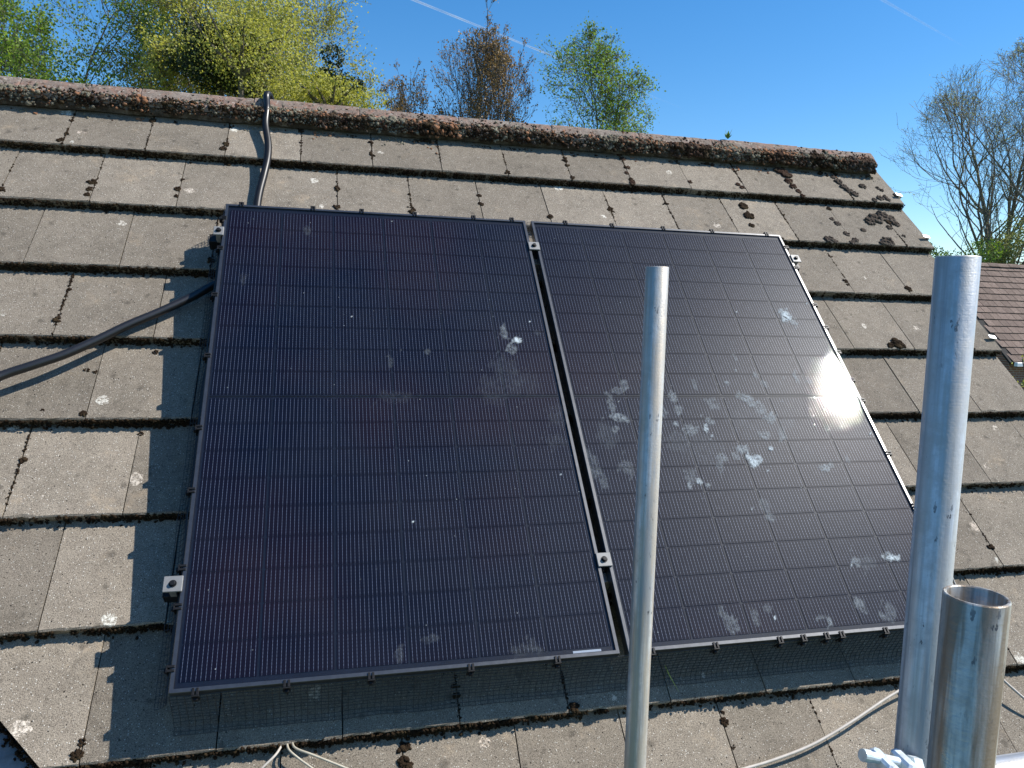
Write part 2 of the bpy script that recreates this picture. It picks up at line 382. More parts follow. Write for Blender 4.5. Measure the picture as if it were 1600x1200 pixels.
# valley line on the left: the tiles are cut along it
def valley_u(v): return -.386 - .952 * (v - .0017)
deck = MB()
ve = V0 - (NROW - 1) * G + .02
lo, hi = -H - TT - .06, -H - TT - .035
deck.add([(valley_u(ve) + .02, ve, lo), (VERGE - .03, ve, lo), (VERGE - .03, VP - .03, lo), (valley_u(VP), VP - .03, lo),
          (valley_u(ve) + .02, ve, hi), (VERGE - .03, ve, hi), (VERGE - .03, VP - .03, hi), (valley_u(VP), VP - .03, hi)],
         [(0, 3, 2, 1), (4, 5, 6, 7), (0, 1, 5, 4), (1, 2, 6, 5), (2, 3, 7, 6), (3, 0, 4, 7)])
roof = deck.obj('roof_slope', M_felt, house, MR)

def tile_mesh(w, L0, seed, cutter=None, nx=14):
    r = random.Random(seed); th = TT - .002; vs = []; xs = [w * i / nx for i in range(nx + 1)]
    zt = lambda y: -y * TT / G
    j = [r.uniform(-.0012, .0016) for _ in xs]; k = [r.uniform(-.001, .0025) for _ in xs]
    if r.random() < .5:                                      # a chipped arris
        q = r.randrange(1, nx); k[q] += .006; j[q] += .004
        if q + 1 <= nx: k[q + 1] += .003
    rows = [lambda i, x: (x, .001 + j[i], -th), lambda i, x: (x, 0 + j[i], -.004), lambda i, x: (x, .0035 + k[i], zt(.0035)),
            lambda i, x: (x, .16, zt(.16)), lambda i, x: (x, L0, zt(L0)), lambda i, x: (x, L0, zt(L0) - th * .8)]
    for fn in rows:
        for i, x in enumerate(xs): vs.append(fn(i, x))
    m = nx + 1; fs = []
    for a in range(len(rows) - 1):
        for i in range(nx): fs.append((a * m + i, a * m + i + 1, (a + 1) * m + i + 1, (a + 1) * m + i))
    fs.append(tuple(a * m for a in range(len(rows) - 1, -1, -1))); fs.append(tuple(a * m + nx for a in range(len(rows))))
    mb = MB(); mb.add(vs, fs); me = mb.mesh('roof_tile')
    if cutter is not None:
        import bmesh
        bm = bmesh.new(); bm.from_mesh(me); co, no = cutter
        res = bmesh.ops.bisect_plane(bm, geom=bm.verts[:] + bm.edges[:] + bm.faces[:], plane_co=co, plane_no=no, clear_outer=True)
        ed = [e for e in res['geom_cut'] if isinstance(e, bmesh.types.BMEdge)]
        if ed:
            try: bmesh.ops.contextual_create(bm, geom=ed)
            except Exception: pass
        bm.to_mesh(me); n_ = len(bm.verts); bm.free()
        if n_ < 4: return None
    return me
full = [tile_mesh(TW - .0035, G + .06, s) for s in range(8)]
fullA = [tile_mesh(TW - .0035, .30, 40 + s) for s in range(4)]
joints = []                       # (u, v_low, v_high) of every joint in view, for the moss
for k in range(NROW):
    v = V0 - k * G
    off = 0 if k % 2 == 0 else TW / 2
    n0 = int(math.floor((valley_u(v + G) - .05 - U0 - off) / TW))
    u = U0 + off + n0 * TW
    while u < VERGE - .02:
        wv = TW - .0035; me = None
        if u + TW > VERGE + .01: wv = VERGE - u; me = tile_mesh(wv, G + .06 if k else .30, int(u * 1000) + k)
        elif u < valley_u(v) + .02:
            no = Vector((-1, -.952, 0)).normalized(); co = Vector((valley_u(v) - u, 0, 0))
            me = tile_mesh(wv, G + .06 if k else .30, int(u * 1000) + k, (co, no))
            if me is None or u + TW < valley_u(v + G): u += TW; continue
        else: me = random.choice(full if k else fullA)
        W = MR @ T(u + .00175, v, -H) @ Matrix.Rotation(U(-.003, .003), 4, 'Z') @ Matrix.Rotation(U(-.0025, .0025), 4, 'X') @ Matrix.Rotation(U(-.002, .002), 4, 'Y') @ T(0, U(-.002, .002), U(-.0008, .0012))
        obj('roof_tile', me, M_tile, roof, W)
        joints.append((u, v, v + G)); u += TW

# ---- moss blobs
ICO0 = None
def ico(sub):
    import bmesh
    bm = bmesh.new(); bmesh.ops.create_icosphere(bm, subdivisions=sub, radius=1)
    v = np.array([tuple(x.co) for x in bm.verts]); f = np.array([[q.index for q in x.verts] for x in bm.faces]); bm.free(); return v, f
IC = {1: ico(1), 2: ico(2), 3: ico(3)}
class Blobs:
    def __init__(s): s.V = []; s.F = []; s.n = 0
    def add(s, u, v, w, r, h=None, sub=1, rough=.28):
        bv, bf = IC[sub]; h = h or r * .7
        X = bv * (1 + np.random.uniform(-rough, rough, (len(bv), 1)))
        a = U(0, 6.28); ca, sa = math.cos(a), math.sin(a); e = U(.75, 1.3)
        x = X[:, 0] * r * e; y = X[:, 1] * r / e
        s.V.append(np.c_[x * ca - y * sa + u, x * sa + y * ca + v, X[:, 2] * h + w]); s.F.append(bf + s.n); s.n += len(bv)
    def mesh(s, name):
        V = np.vstack(s.V); F = np.vstack(s.F); me = bpy.data.meshes.new(name)
        me.vertices.add(len(V)); me.vertices.foreach_set('co', V.ravel())
        me.loops.add(F.size); me.loops.foreach_set('vertex_index', F.ravel().astype(np.int32))
        me.polygons.add(len(F)); me.polygons.foreach_set('loop_start', np.arange(0, F.size, 3, dtype=np.int32))
        me.update(); me.validate(); me.shade_smooth(); return me
def surf(v):
    """height of the tile surface at v (roof frame)"""
    k = math.floor((V0 - v) / G + 1); k = max(0, min(NROW - 1, k)); va = V0 - k * G
    return -H - (v - va) * TT / G
bl = Blobs()
for k in range(NROW):
    v = V0 - k * G; u = valley_u(v)
    while u < VERGE:
        d = noise.noise(Vector((u * 2.1, k * 7.7, 3))) + .45 * noise.noise(Vector((u * 11, k * 3.1, 9)))
        dens = .80 + d * 1.0
        if RND() < dens:
            r = U(.002, .0055) + max(0, d) * .003
            bl.add(u, v - abs(random.gauss(0, .005)) - max(0, d) * .006, -H - TT + U(.000, .010), r, r * U(.6, 1.2), rough=.4)
            for q in range(3): bl.add(u + U(-.004, .004), v - U(-.002, .005), -H - U(.003, .024), U(.002, .005), rough=.4)
            if RND() < .03: bl.add(u, v - U(.01, .022), -H - TT + .002, U(.003, .007), rough=.35)
        u += U(.0018, .0045)
obj('moss', bl.mesh('moss'), M_moss, roof, MR, kind='stuff')
bl = Blobs()
for (u, va, vb) in joints:
    if u > VERGE - .05: continue
    amt = noise.noise(Vector((u * 3.3, va * 5.1, 0))) + .12 + (.32 if va > 1.8 else 0) + (.2 if u > 2.3 and va > 1.5 else 0)
    if amt < .22: continue
    vv = va + U(0, .02)
    while vv < vb - .02:
        if RND() < min(.9, amt * 1.3) * (1.0 if noise.noise(Vector((u * 9, vv * 14, 4))) > -.05 else .12):
            big_ = 1.9 if noise.noise(Vector((u * 31, vv * 22, 8))) > .22 else .75
            for q in range(4):
                r = U(.002, .0048) * big_; bl.add(u + random.gauss(0, .0028 * big_), vv + U(-.004, .004), surf(vv) + .0005, r, r * .75, rough=.35)
        vv += U(.003, .009)
obj('moss', bl.mesh('moss'), M_moss, roof, MR, kind='stuff')
# single cushions that stand out on the top right courses, and others along joints
cush = [(1165, 316, .020), (1172, 334, .022), (1176, 350, .012), (975, 243, .012), (982, 258, .012), (988, 286, .013), (980, 268, .010), (970, 236, .012),
        (1228, 268, .017), (1234, 280, .019), (1240, 290, .017), (1248, 298, .012), (1254, 306, .011), (1312, 280, .019), (1320, 290, .019), (1328, 297, .018), (1337, 303, .017), (1305, 272, .012),
        (1350, 288, .017), (1374, 291, .010), (1380, 295, .010), (1401, 303, .012), (1366, 312, .012), (1376, 309, .015), (1384, 306, .011), (1388, 312, .012), (1303, 338, .011), (1311, 346, .014), (1324, 364, .014), (1351, 357, .012), (1337, 375, .014),
        (1414, 367, .009), (1295, 374, .020), (1305, 377, .014), (1332, 379, .013), (1420, 451, .015), (1433, 463, .008), (1322, 438, .010), (1326, 444, .008), (1401, 536, .022), (1410, 540, .013), (1392, 540, .012),
        (895, 277, .010), (1079, 283, .010), (1154, 287, .010), (1160, 292, .010), (860, 337, .012), (349, 231, .013), (353, 222, .010), (354, 246, .013), (143, 280, .014), (139, 293, .011), (136, 303, .010), (277, 292, .011), (275, 305, .009), (284, 275, .008),
        (94, 218, .011), (104, 205, .009), (110, 182, .008), (164, 320, .009), (750, 300, .010), (752, 315, .011), (646, 327, .010), (386, 350, .008), (130, 645, .010), (133, 572, .008), (147, 575, .007), (240, 542, .009), (217, 670, .008),
        (637, 1163, .010), (634, 1190, .016), (1138, 1125, .011), (1136, 1110, .006), (1150, 1165, .006), (898, 1105, .012), (120, 1180, .012), (128, 1160, .009), (66, 640, .005), (1222, 372, .009)]
big = [(1372, 337, .030), (1384, 334, .030), (1396, 338, .022), (1403, 346, .016), (1362, 342, .022), (1392, 352, .013), (1388, 378, .026), (1380, 379, .018)]
for i, (x, y, r) in enumerate(cush + big):
    p = on_roof(x, y, -H); p.z = surf(p.y); b = Blobs(); r *= 1.3
    m = 12 if r < .012 else 34
    for q in range(m):
        a = U(0, 6.28); d = r * math.sqrt(RND()) * .8; rr = r * U(.20, .40)
        b.add(d * math.cos(a), d * math.sin(a), rr * .35, rr, rr * .75, 1, .3)
    obj('moss_clump', b.mesh('moss_clump'), M_mossg if x > 1290 and y < 400 else (M_mossr if x > 960 and y < 310 else M_moss), roof, MR @ Matrix.Translation(p))

# ---- ridge: mortar bed, angular ridge tiles, moss
PK = Vector((0, VP, -H - .004))          # peak of the tiled slope (roof frame)
def wpt(u, dy, dz):                      # world offset from the peak line
    q = MR @ Vector((u, PK.y, PK.z)); return Vector((u, q.y + dy, q.z + dz))
peak = wpt(0, 0, 0)
def ridge_profile(r=0.0, th=.016, leg=.092, ap=.062):
    """outer then inner outline in (y, z) about the peak"""
    out = []
    for s in (-1, 1):
        pts = [(leg * CP, ap - .004 - leg * SP), (leg * .55 * CP, ap - .001 - leg * .55 * SP), (.024, ap - .024), (.010, ap - .010)]
        pts = pts if s == -1 else pts[::-1]
        out += [(s * y, z) for y, z in pts]
        if s == -1: out.append((0, ap - .005))
    return out
def ridge_tile_mesh(ln, seed):
    r = random.Random(seed); pr = ridge_profile(); n = len(pr); nx = 18; vs = []; fs = []
    xs = [0, .004] + [ln * i / nx for i in range(1, nx)] + [ln - .004, ln]
    for i, x in enumerate(xs):
        sh = .004 if i in (0, len(xs) - 1) else 0
        for q, (y, z) in enumerate(pr):
            jt = r.uniform(-.003, .003) if q in (0, n - 1) else r.uniform(-.0012, .0012)
            vs.append((x, y, z - sh + jt))
    for i, x in enumerate(xs):
        for (y, z) in pr: vs.append((x, y * .93, z - .019))
    m = len(xs); o = m * n
    for i in range(m - 1):
        for q in range(n - 1):
            a, b = i * n + q, (i + 1) * n + q
            fs.append((a, b, b + 1, a + 1)); fs.append((o + a, o + a + 1, o + b + 1, o + b))
        for q in (0, n - 1):
            a, b = i * n + q, (i + 1) * n + q; fs.append((a, o + a, o + b, b) if q == 0 else (a, b, o + b, o + a))
    for i in (0, m - 1):
        for q in range(n - 1):
            a = i * n + q; fs.append((a, a + 1, o + a + 1, o + a) if i == 0 else (a, o + a, o + a + 1, a + 1))
    mb = MB(); mb.add(vs, fs); return mb.mesh('ridge_tile')
# mortar: ragged fillet between ridge tile foot and slope
mb = MB(); us = np.arange(-2.6, VERGE - .055, .008)
prof = []
for i, u in enumerate(us):
    n1 = noise.noise(Vector((u * 6, 0, 0))); n2 = noise.noise(Vector((u * 45, 1, 0)))
    e = .006 * n1 + .006 * n2
    low = MR.inverted() @ wpt(u, 0, 0)
    a0 = Vector((u, VP - .070 + e, -H - .018)); a1 = Vector((u, VP - .066 + e, -H + .002 + .003 * n2)); a2 = Vector((u, VP - .056, -H + .012)); a3 = Vector((u, VP - .03, -H + .008)); a4 = Vector((u, VP, -H - .03))
    prof.append([a0, a1, a2, a3, a4])
vs = [p for r_ in prof for p in r_]; fs = [(i * 5 + q, (i + 1) * 5 + q, (i + 1) * 5 + q + 1, i * 5 + q + 1) for i in range(len(us) - 1) for q in range(4)]
fs.append(tuple((len(us) - 1) * 5 + q for q in range(5)))
mb.add(vs, fs); ridge = mb.obj('ridge_mortar', M_mortar, house, MR)
RL = .452; u = VERGE - .055 - RL; ridx = 0
while u > -2.8:
    obj('ridge_tile', ridge_tile_mesh(RL - .0015, ridx), M_ridge, ridge, T(u, peak.y, peak.z) @ Matrix.Rotation(U(-.004, .004), 4, 'Y') @ Matrix.Rotation(U(-.004, .004), 4, 'Z') @ T(0, 0, U(-.002, .003)))
    u -= RL; ridx += 1
M_lich = moss_material('pale_crusty_lichen', (.17, .15, .11), (.26, .235, .17), (.40, .37, .29))
M_crumb = moss_material('terracotta_crumbs', (.26, .12, .06), (.40, .20, .11), (.46, .28, .17))
for cls, mt in ((0, M_moss), (1, M_mossr), (2, M_mossg), (3, M_lich), (4, M_crumb)):
    bl = Blobs()
    for i in range((13000, 11000, 10000, 9500, 5000)[cls]):
        u = U(-1.7, VERGE - .075); d = noise.noise(Vector((u * 4.0, cls * 5, 2))) + .5 * noise.noise(Vector((u * 17, cls * 3, 7)))
        if cls == 1 and RND() > .40 + .6 * min(1, max(0, (u - .2) / 1.6)): continue
        if cls == 2 and RND() > .35 + (.5 if u > 1.2 else 0): continue
        if d < -.22 and RND() < .85: continue
        e0 = VP - .048; cov = noise.noise(Vector((u * 7, cls * 9, 1)))
        if cls > 2: t = random.gauss(.008, .034)
        else: t = random.gauss(-.010, .016) if RND() < .5 else (abs(random.gauss(0, .055)) if RND() < .6 else -abs(random.gauss(0, .022)))
        if t > .03 and noise.noise(Vector((u * 16, t * 40, cls * 4))) < .08 + t * 1.5: continue
        if t < -.03 and cov < .05: continue
        if noise.noise(Vector((u * 2.3, 4, 4))) + .5 * noise.noise(Vector((u * 9, cls, 4))) < -.12 + (u < .3) * .12 and RND() < .8: continue
        vv = e0 + t
        if vv > VP + .036: continue
        if t > -.004: wv = -H + .038
        elif t > -.036: wv = -H + .002 + .032 * (t + .036) / .032
        else: wv = surf(vv)
        r = U(.0022, .0060) * (1 + max(0, d) * 1.0) * (.75 if t > .03 else 1) * (1.9 if RND() < .07 + .1 * (cov > .1) else 1)
        bl.add(u, vv, wv, r, r * .8, rough=.35)
    obj('moss', bl.mesh('moss'), mt, ridge, MR, kind='stuff')
# heavy moss below the ridge near the right end
bl = Blobs()
for (x, y, s_) in ((1130, 232, .03), (1160, 236, .035), (1180, 240, .03), (1196, 245, .035), (1212, 250, .04), (1228, 252, .045), (1245, 252, .045), (1262, 252, .03), (1222, 262, .034), (1232, 270, .026), (1285, 259, .022), (1300, 258, .014), (960, 212, .02), (968, 224, .022), (820, 198, .02), (640, 186, .02), (720, 196, .018), (1040, 222, .022)):
    p = on_roof(x, y, -H)
    for q in range(90):
        a = U(0, 6.28); d = s_ * math.sqrt(RND()); rr = U(.004, .009)
        bl.add(p.x + d * math.cos(a), p.y + d * math.sin(a) * .7, surf(p.y + d * math.sin(a) * .7) + .006 + .024 * (p.y > VP - .075), rr, rr * .8, 1, .3)
obj('moss', bl.mesh('moss'), M_mossr, ridge, MR, kind='stuff')

# ---- back slope, walls, gable, valley, side slope
mb = MB(); q0 = wpt(0, 0, -.03)
LB = 3.2
mb.add([(-2.9, peak.y + .01, q0.z - .01), (VERGE, peak.y + .01, q0.z - .01), (VERGE, peak.y + LB, q0.z - LB * SP / CP), (-2.9, peak.y + LB, q0.z - LB * SP / CP),
        (-2.9, peak.y + .01, q0.z - .12), (VERGE, peak.y + .01, q0.z - .12), (VERGE, peak.y + LB, q0.z - .12 - LB * SP / CP), (-2.9, peak.y + LB, q0.z - .12 - LB * SP / CP)],
       [(0, 1, 2, 3), (4, 7, 6, 5), (0, 4, 5, 1), (1, 5, 6, 2), (2, 6, 7, 3), (3, 7, 4, 0)])
mb.obj('back_slope', M_tile, house)
eave = MR @ Vector((0, V0 - (NROW - 1) * G, -H - TT))
yb = peak.y + LB - .3; ye = eave.y + .12
mb = MB()
def wall_poly(x0, x1):
    zt = eave.z - .10
    pz = peak.z - .22
    prof = [(ye, 0), (yb, 0), (yb, pz - (yb - peak.y) * SP / CP), (peak.y, pz), (ye, pz - (peak.y - ye) * SP / CP)]
    vs = [(x0, y, z) for y, z in prof] + [(x1, y, z) for y, z in prof]
    return vs, [(4, 3, 2, 1, 0), (5, 6, 7, 8, 9)] + [(i, (i + 1) % 5, (i + 1) % 5 + 5, i + 5) for i in range(5)]
mb.add(*wall_poly(-2.7, VERGE - .07)); mb.obj('wall', M_brick, house)
mb = MB()   # gutter along the eave, clear of the scaffold tube
gy, gz = eave.y - .012, eave.z - .055; gp = [(gy - .03 + .030 * math.cos(a), gz + .030 * math.sin(a)) for a in [math.pi + i * math.pi / 8 for i in range(9)]]
gi = [(gy - .03 + .027 * math.cos(a), gz + .027 * math.sin(a)) for a in [2 * math.pi - i * math.pi / 8 for i in range(9)]]
pp = gp + gi; n_ = len(pp); x0, x1 = -.05, VERGE
mb.add([(x0, y, z) for y, z in pp] + [(x1, y, z) for y, z in pp], [tuple(range(n_)), tuple(range(2 * n_ - 1, n_ - 1, -1))] + [((i + 1) % n_, i, i + n_, (i + 1) % n_ + n_) for i in range(n_)])
mb.obj('gutter', M_black, house)
# valley: lead sheet in a shallow trough along the cut tiles, then the side roof rising to the left
mb = MB(); vv = np.linspace(ve - .25, VP - .05, 60); prof = []
for v in vv:
    uc = valley_u(v); j = .004 * noise.noise(Vector((v * 6, 0, 0)))
    prof.append([(uc + .10, v, -H - TT - .100), (uc - .02, v, -H - TT - .050 + j), (uc - .06, v, -H - TT - .035 + j), (uc - .16, v, -H - TT - .012 + j), (uc - .34, v, -H + .01)])
vs = [p for r_ in prof for p in r_]; mb.add(vs, [(i * 5 + q + 1, i * 5 + q, (i + 1) * 5 + q, (i + 1) * 5 + q + 1) for i in range(len(vv) - 1) for q in range(4)])
mb.obj('valley_flashing', M_lead, house, MR, smooth=True)
mb = MB()
a = MR @ Vector((valley_u(ve - .25) - .34, ve - .25, -H + .01)); b_ = MR @ Vector((valley_u(VP) - .34, VP, -H + .01))
mb.add([a, b_, (b_.x - 2.5, b_.y, b_.z + 2.2), (a.x - 2.5, a.y, a.z + 2.2)][:0] or [a, b_, (b_.x - .6, b_.y, b_.z), (a.x - 3.2, a.y, b_.z)], [(0, 1, 2, 3)])
mb.obj('side_slope', M_tile, house)
# bits of debris lying in the valley's edge
bl = Blobs()
for i in range(1500):
    v = U(-.5, .9); bl.add(valley_u(v) - abs(random.gauss(-.005, .014)), v, -H - TT - .046 + U(0, .012), U(.002, .006), rough=.4)
obj('moss', bl.mesh('moss'), M_moss, roof, MR, kind='stuff')
# verge clips
for (x, y) in ((1409, 305), (1451, 370), (1563, 527)):
    p = on_roof(x, y, -H + .004); p.x = VERGE - .012; q = MB()
    q.box(-.022, .022, -.010, .010, 0, .003, .001); q.box(.018, .021, -.008, .008, -.02, 0)
    q.obj('verge_clip', M_silver, roof, MR @ Matrix.Translation(p) @ Matrix.Rotation(.15, 4, 'Y'))

# ================================================================== SOLAR PANELS
PW, PH, GAP = 1.134, 1.722, .0246
LIP = .010
def frame_mesh():
    mb = MB(); t = .030
    def bar(x0, x1, y0, y1):
        mb.box(x0, x1, y0, y1, -t, 0, .0008)
    # four mitred bars: outer, inner rectangle extruded
    o = [(0, 0), (PW, 0), (PW, PH), (0, PH)]; i = [(LIP, LIP), (PW - LIP, LIP), (PW - LIP, PH - LIP), (LIP, PH - LIP)]
    b = .0012; oo = [(b, b), (PW - b, b), (PW - b, PH - b), (b, PH - b)]
    rings = [[(x, y, -t) for x, y in o], [(x, y, -b) for x, y in o], [(x, y, 0) for x, y in oo], [(x, y, 0) for x, y in i], [(x, y, -t) for x, y in i]]
    vs = [p for r_ in rings for p in r_]; fs = []
    for r_ in range(4):
        for k in range(4): fs.append((r_ * 4 + k, r_ * 4 + (k + 1) % 4, (r_ + 1) * 4 + (k + 1) % 4, (r_ + 1) * 4 + k))
    for k in range(4): fs.append((16 + k, 16 + (k + 1) % 4, (k + 1) % 4, k))
    mb.add(vs, fs); return mb.mesh('frame')
ch = .004; CWD, CHT = .1775, .0908
def cell_mesh():
    mb = MB(); mb.add([(0, 0, 0), (CWD, 0, 0), (CWD, CHT - ch, 0), (CWD - ch, CHT, 0), (ch, CHT, 0), (0, CHT - ch, 0)], [tuple(range(6))]); return mb.mesh('cell')
CELL = cell_mesh(); FRM = frame_mesh()
# dirt marks in roof-frame metres: traced splashes, hand and foot marks (u, v, ru, rv, strength, angle)
def spots(lst): return [(*on_roof(x, y, 0)[:2], rx, ry, s, a) for (x, y, rx, ry, s, a) in lst]
MARKS = spots([(809, 531, .014, .011, .95, 0), (788, 520, .010, .025, .35, 0), (800, 545, .015, .022, .3, 0), (668, 549, .008, .010, .22, 0), (795, 585, .04, .065, .15, .3), (770, 610, .035, .05, .12, 0), (825, 600, .04, .04, .09, 0), (610, 565, .006, .02, .15, 0), (620, 620, .05, .02, .10, 0),
    (380, 437, .008, .02, .10, 0), (480, 360, .01, .02, .12, 0), (870, 650, .03, .04, .12, 0), (868, 690, .03, .02, .14, 0),
    (925, 725, .018, .045, .14, .2), (940, 745, .012, .04, .14, .2), (980, 730, .02, .022, .15, 0), (1080, 745, .02, .025, .15, 0),
    (672, 998, .018, .008, .13, 0), (815, 1015, .025, .012, .10, 0), (835, 1010, .010, .018, .14, .5), (625, 1025, .01, .02, .14, 0), (840, 520, .01, .01, .1, 0),
    (1229, 494, .020, .028, .75, -.5), (1222, 486, .012, .018, .55, -.6), (1238, 502, .014, .014, .5, 0),
    (968, 652, .024, .014, .40, 0), (955, 630, .01, .035, .26, 0), (975, 600, .014, .02, .25, 0), (965, 610, .02, .012, .22, 0), (950, 680, .03, .04, .12, 0), (1052, 620, .012, .022, .35, 0), (1060, 640, .014, .018, .30, 0), (1078, 672, .022, .02, .32, 0), (1104, 668, .008, .016, .8, -.3),
    (1056, 662, .008, .008, .45, 0), (1108, 657, .012, .014, .3, 0), (1115, 630, .02, .02, .20, 0), (1137, 598, .008, .008, .4, 0), (1150, 578, .005, .005, .6, 0), (1085, 600, .008, .02, .2, 0), (1167, 622, .024, .014, .42, -.4), (1175, 630, .016, .014, .40, 0), (1187, 633, .010, .02, .35, 0), (1204, 652, .020, .018, .40, 0), (1190, 640, .02, .02, .22, 0),
    (1182, 587, .008, .012, .35, 0), (1195, 600, .014, .014, .28, 0), (1157, 618, .018, .01, .35, 0), (1150, 560, .004, .012, .3, 0), (1245, 590, .008, .018, .35, 0), (1225, 590, .004, .004, .5, 0), (1265, 595, .01, .02, .25, 0), (1160, 700, .022, .012, .45, 0), (1176, 720, .014, .022, .85, .2), (1186, 716, .012, .014, .6, 0), (1150, 712, .012, .014, .35, 0), (1128, 715, .018, .014, .30, 0), (1126, 728, .012, .018, .25, 0),
    (1195, 680, .018, .014, .30, 0), (1205, 700, .008, .008, .7, 0), (1222, 678, .014, .02, .28, 0), (1230, 662, .03, .02, .18, 0), (1093, 752, .008, .010, .75, 0), (1078, 757, .006, .012, .45, 0), (1108, 758, .006, .006, .4, 0), (1195, 790, .016, .022, .14, 0), (1288, 731, .018, .010, .5, 0), (1300, 727, .010, .010, .4, 0), (1325, 718, .008, .012, .25, 0),
    (1100, 700, .06, .05, .10, 0), (1180, 660, .08, .06, .08, 0), (1060, 690, .04, .03, .14, 0), (1035, 640, .01, .03, .2, 0), (962, 670, .010, .010, .3, 0), (1020, 560, .02, .02, .1, 0),
    (1395, 871, .020, .008, .9, 0), (1385, 868, .018, .008, .6, .2), (1340, 878, .012, .016, .35, 0), (1355, 880, .03, .016, .22, 0), (1137, 970, .012, .032, .20, .25), (1150, 978, .010, .018, .22, .2), (1180, 965, .01, .02, .2, 0), (1200, 950, .012, .012, .15, 0), (1297, 970, .008, .014, .4, 0), (1345, 945, .014, .02, .28, 0), (1390, 955, .016, .024, .18, -.3), (1380, 962, .008, .012, .25, 0), (1285, 965, .012, .006, .2, 0), (1205, 808, .010, .012, .25, 0)])
def glass_obj(parent, W, u_off):
    nx, ny = 220, 340; x = np.linspace(LIP, PW - LIP, nx); y = np.linspace(LIP, PH - LIP, ny); X, Y = np.meshgrid(x, y)
    D = np.zeros_like(X); rs = np.random.RandomState(3 + int(u_off * 10))
    ph = rs.uniform(0, 6.28, 8)
    wob = sum(np.sin(X * f1 + Y * f2 + p) for f1, f2, p in zip((60, -90, 140, 40, -210, 170, 300, -260), (80, 70, -60, -130, 120, 190, -240, 200), ph)) / 8 * 1.6
    for (u, v, ru, rv, s, a) in MARKS:
        dx, dy = X - (u - u_off), Y - v; ca, sa = math.cos(a), math.sin(a)
        q = ((dx * ca + dy * sa) / (ru * 1.15)) ** 2 + ((-dx * sa + dy * ca) / (rv * 1.15)) ** 2
        q = q * (1 + .75 * wob)
        if ru > .028 and s < .5: s *= .45
        if u_off == 0 and s < .3: s *= .6
        ring = np.clip(1.25 - q, 0, 1) ** .6 * (.62 + .38 * np.clip(q, 0, 1)) if s < .6 else np.clip(1.3 - q, 0, 1) ** .5
        D = np.maximum(D, s * ring)
    me = bpy.data.meshes.new('glass'); V = np.c_[X.ravel(), Y.ravel(), np.full(X.size, -.0018)]
    i = np.arange((ny - 1) * nx).reshape(ny - 1, nx)[:, :-1].ravel(); F = np.c_[i, i + 1, i + nx + 1, i + nx]
    me.vertices.add(len(V)); me.vertices.foreach_set('co', V.ravel()); me.loops.add(F.size); me.loops.foreach_set('vertex_index', F.ravel().astype(np.int32))
    me.polygons.add(len(F)); me.polygons.foreach_set('loop_start', np.arange(0, F.size, 4, dtype=np.int32)); me.update()
    at = me.attributes.new('dirt', 'FLOAT', 'POINT'); at.data.foreach_set('value', D.ravel().astype(np.float32))
    return obj('glass', me, M_glass, parent, W)
def clip_mesh():
    mb = MB()
    mb.box(-.008, -.002, -.009, .008, -.002, .0030, .0006); mb.box(.002, .008, -.009, .008, -.002, .0030, .0006)
    mb.box(-.009, .009, -.012, -.0085, -.030, .002, .0006); mb.box(-.005, .005, -.018, -.012, -.022, -.008, .0006)
    return mb.mesh('mesh_clip')
CLIP = clip_mesh()
panels = []
for pi, u_off in enumerate((0, PW + GAP)):
    W = MR @ T(u_off, 0, 0)
    p = empty('solar_panel', W, label=('left black solar panel, clean glass with faint red and blue sheen' , 'right black solar panel with white splashes, smudges and a sun glint on its glass')[pi], category='solar panel', group='black solar panels mounted on the roof')
    if pi == 0: p['label'] = 'cleaner dark solar panel, left of the pair, nearest the roof cable hose'
    obj('frame', FRM, M_frame, p, W)
    mb = MB(); mb.box(LIP, PW - LIP, LIP, PH - LIP, -.010, -.0058); bs = mb.obj('backsheet', M_back, p, W)
    mx = (PW - 6 * .182 - 5 * .002) / 2; my = .0245
    for c in range(6):
        for r in range(18):
            y = my + r * .0922 + (.011 if r >= 9 else 0)
            x = mx + c * .184
            Wc = W @ T(x + .00225, y, -.0045)
            if r >= 9: pass
            obj('cell', CELL, M_cell, bs, Wc)
    # junction ribbon across the middle, and crossing tabs
    mb = MB(); ym = my + 9 * .0922 + .0045; mb.box(mx, PW - mx, ym - .0012, ym + .0012, -.0057, -.0048); mb.obj('ribbon', M_black, bs, W)
    mb = MB(); mb.box(PW - .13, PW - .05, .0125, .0185, -.0056, -.0050); mb.obj('serial_label', M_white, bs, W)
    glass_obj(p, W, u_off)
    panels.append((p, W, u_off))
